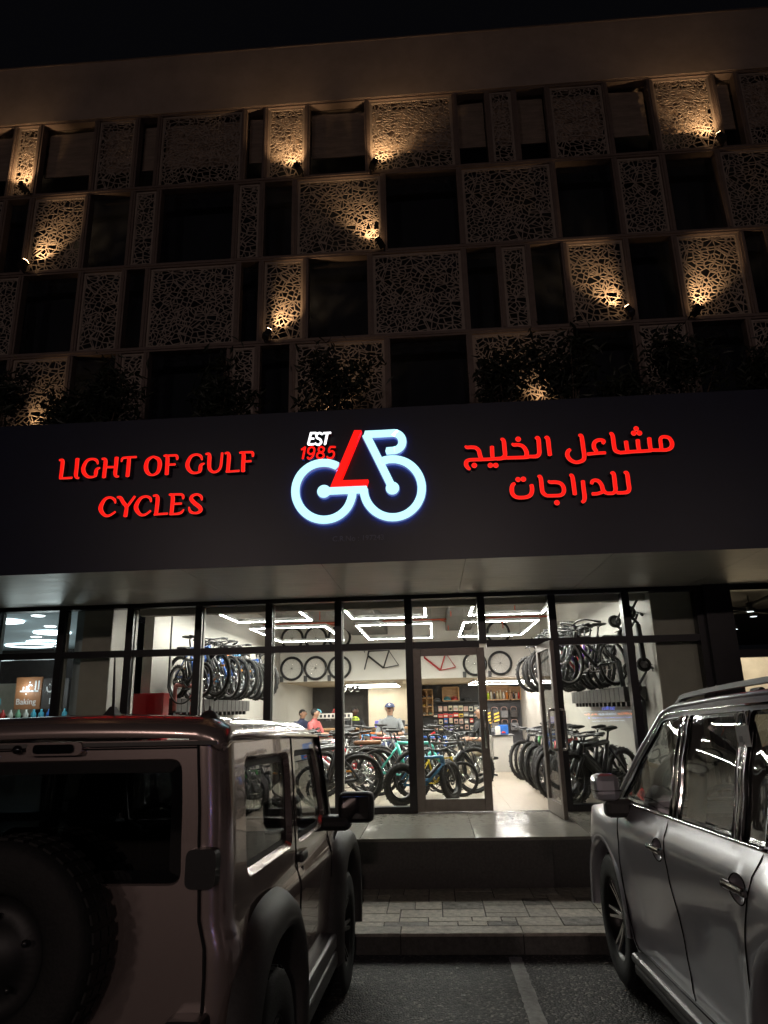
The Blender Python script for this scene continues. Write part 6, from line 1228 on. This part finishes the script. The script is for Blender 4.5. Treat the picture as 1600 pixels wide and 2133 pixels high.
        for x in (.30, -.75, -1.9): MB().box(x-.06, x+.06, min(sgn*.64, sgn*.67), max(sgn*.64, sgn*.67), 1.76, 1.82, .012).build('rail_foot', 'rail_silver', rl_)
        for cx in AX: road_wheel(t, cx, sgn*.815, .385, .415, .265, .255, sgn, 6, 'rim_bright')
    r = MB()
    def rf(x, y):
        z = 1.845-.085*(abs(y)/.70)**3-.0
        if x > -.1: z -= .115*((x+.1)/.55)**2
        if x < -2.0: z -= .06*((-2.0-x)/.4)**2
        return (x, y, z)
    sheet(r, [(.44, -.70), (.44, .70), (-2.42, .70), (-2.42, -.70)], [], .08, rf); r.build('roof', P, t); MB().box(-2.3, .3, -.66, .66, 1.72, 1.74).build('headlining', 'seat_light', t)
    w = MB(); sheet(w, [(-.66, 0), (.66, 0), (.66, 1), (-.66, 1)], [], .12, lambda y, v: (1.16-.72*v+.05*(1-(y/.66)**2), y*(1.22-.18*v), 1.16+.60*v)); w.build('windscreen', 'car_glass', t)
    hd = MB(); sheet(hd, [(1.14, -.90), (2.15, -.66), (2.15, .66), (1.14, .90)], [], .1, lambda x, y: (x, y, 1.17+.02*math.cos(y*3)-.07*sstep(1.2, 2.0, x)-.10*sstep(1.9, 2.2, x))); hd.build('bonnet', P, t)
    MB().box(2.08, 2.20, -.60, .60, .62, 1.0, .05).build('grille', 'chrome', t); MB().box(2.02, 2.28, -.78, .78, .34, .62, .08).build('front_bumper', P, t); MB().box(-2.52, -2.35, -.80, .80, .4, 1.70, .06).build('tailgate', P, t)
    MB().box(-2.3, 1.1, -.80, .80, .42, .50).build('cabin_floor', 'seat_grey', t); MB().box(-2.2, 2.0, -.62, .62, .24, .42).build('underbody', 'black_plastic', t)
    for y in (-.40, .40):
        s_ = MB().box(-.25, .30, y-.26, y+.26, .55, .80, .06).box(-.42, -.24, y-.25, y+.25, .75, 1.30, .07).build('front_seat', 'seat_grey', t); MB().box(-.45, -.35, y-.14, y+.14, 1.34, 1.56, .05).build('headrest', 'seat_grey', s_)
    s_ = MB().box(-1.15, -.75, -.70, .70, .55, .80, .06).box(-1.32, -1.12, -.70, .70, .75, 1.30, .07).build('rear_seat', 'seat_grey', t)
    for y in (-.42, .42): MB().box(-1.34, -1.24, y-.14, y+.14, 1.33, 1.52, .05).build('headrest', 'seat_grey', s_)
    MB().box(.55, 1.10, -.78, .78, .70, 1.14, .06).build('dashboard', 'black_plastic', t); MB().torus((.48, .40, 1.12), .185, .016, 'x', 24, 8).build('steering_wheel', 'black_plastic', t)
    MB().tube(smooth_path([(.00, .70, 1.70), (-.05, .74, 1.4), (-.07, .80, 1.15)], 5), .05, 8).build('inner_pillar', 'seat_light', t); MB().tube(smooth_path([(-.66, .70, 1.70), (-.76, .73, 1.45), (-.78, .80, 1.15)], 5), .045, 8).build('inner_pillar', 'seat_light', t)
    tg = MB().box(-.93, -.80, .802, .806, 1.56, 1.65, .001); q = tg.build('window_tag', 'tag_paper', t); MB().tube(smooth_path([(-.92, .804, 1.65), (-.91, .800, 1.70), (-.84, .800, 1.70), (-.81, .804, 1.65)], 4), .003, 5).build('tag_cord', 'tag_paper', q); text_mesh('|||||', .03, 'tag_print', 'pk_grey', q, (-.825, .807, 1.585), (R(90), 0, R(180)), ext=.0003)
    return t
suv()
# small litter on the asphalt
for i, (x, y, s_, lb) in enumerate([(.12, -4.20, .018, 'small pale paper scrap on the asphalt between the cars'), (.10, -3.62, .014, 'tiny flat pebble on the asphalt near the kerb')]):
    tag(MB().add([(x-s_, y, gz(y)+.004), (x+s_, y-s_*.5, gz(y)+.010), (x+s_*.8, y+s_*.7, gz(y)+.005), (x-s_*.7, y+s_*.6, gz(y)+.012)], [(0, 1, 2, 3)]).build('litter_scrap', 'tag_paper'), lb, 'litter')
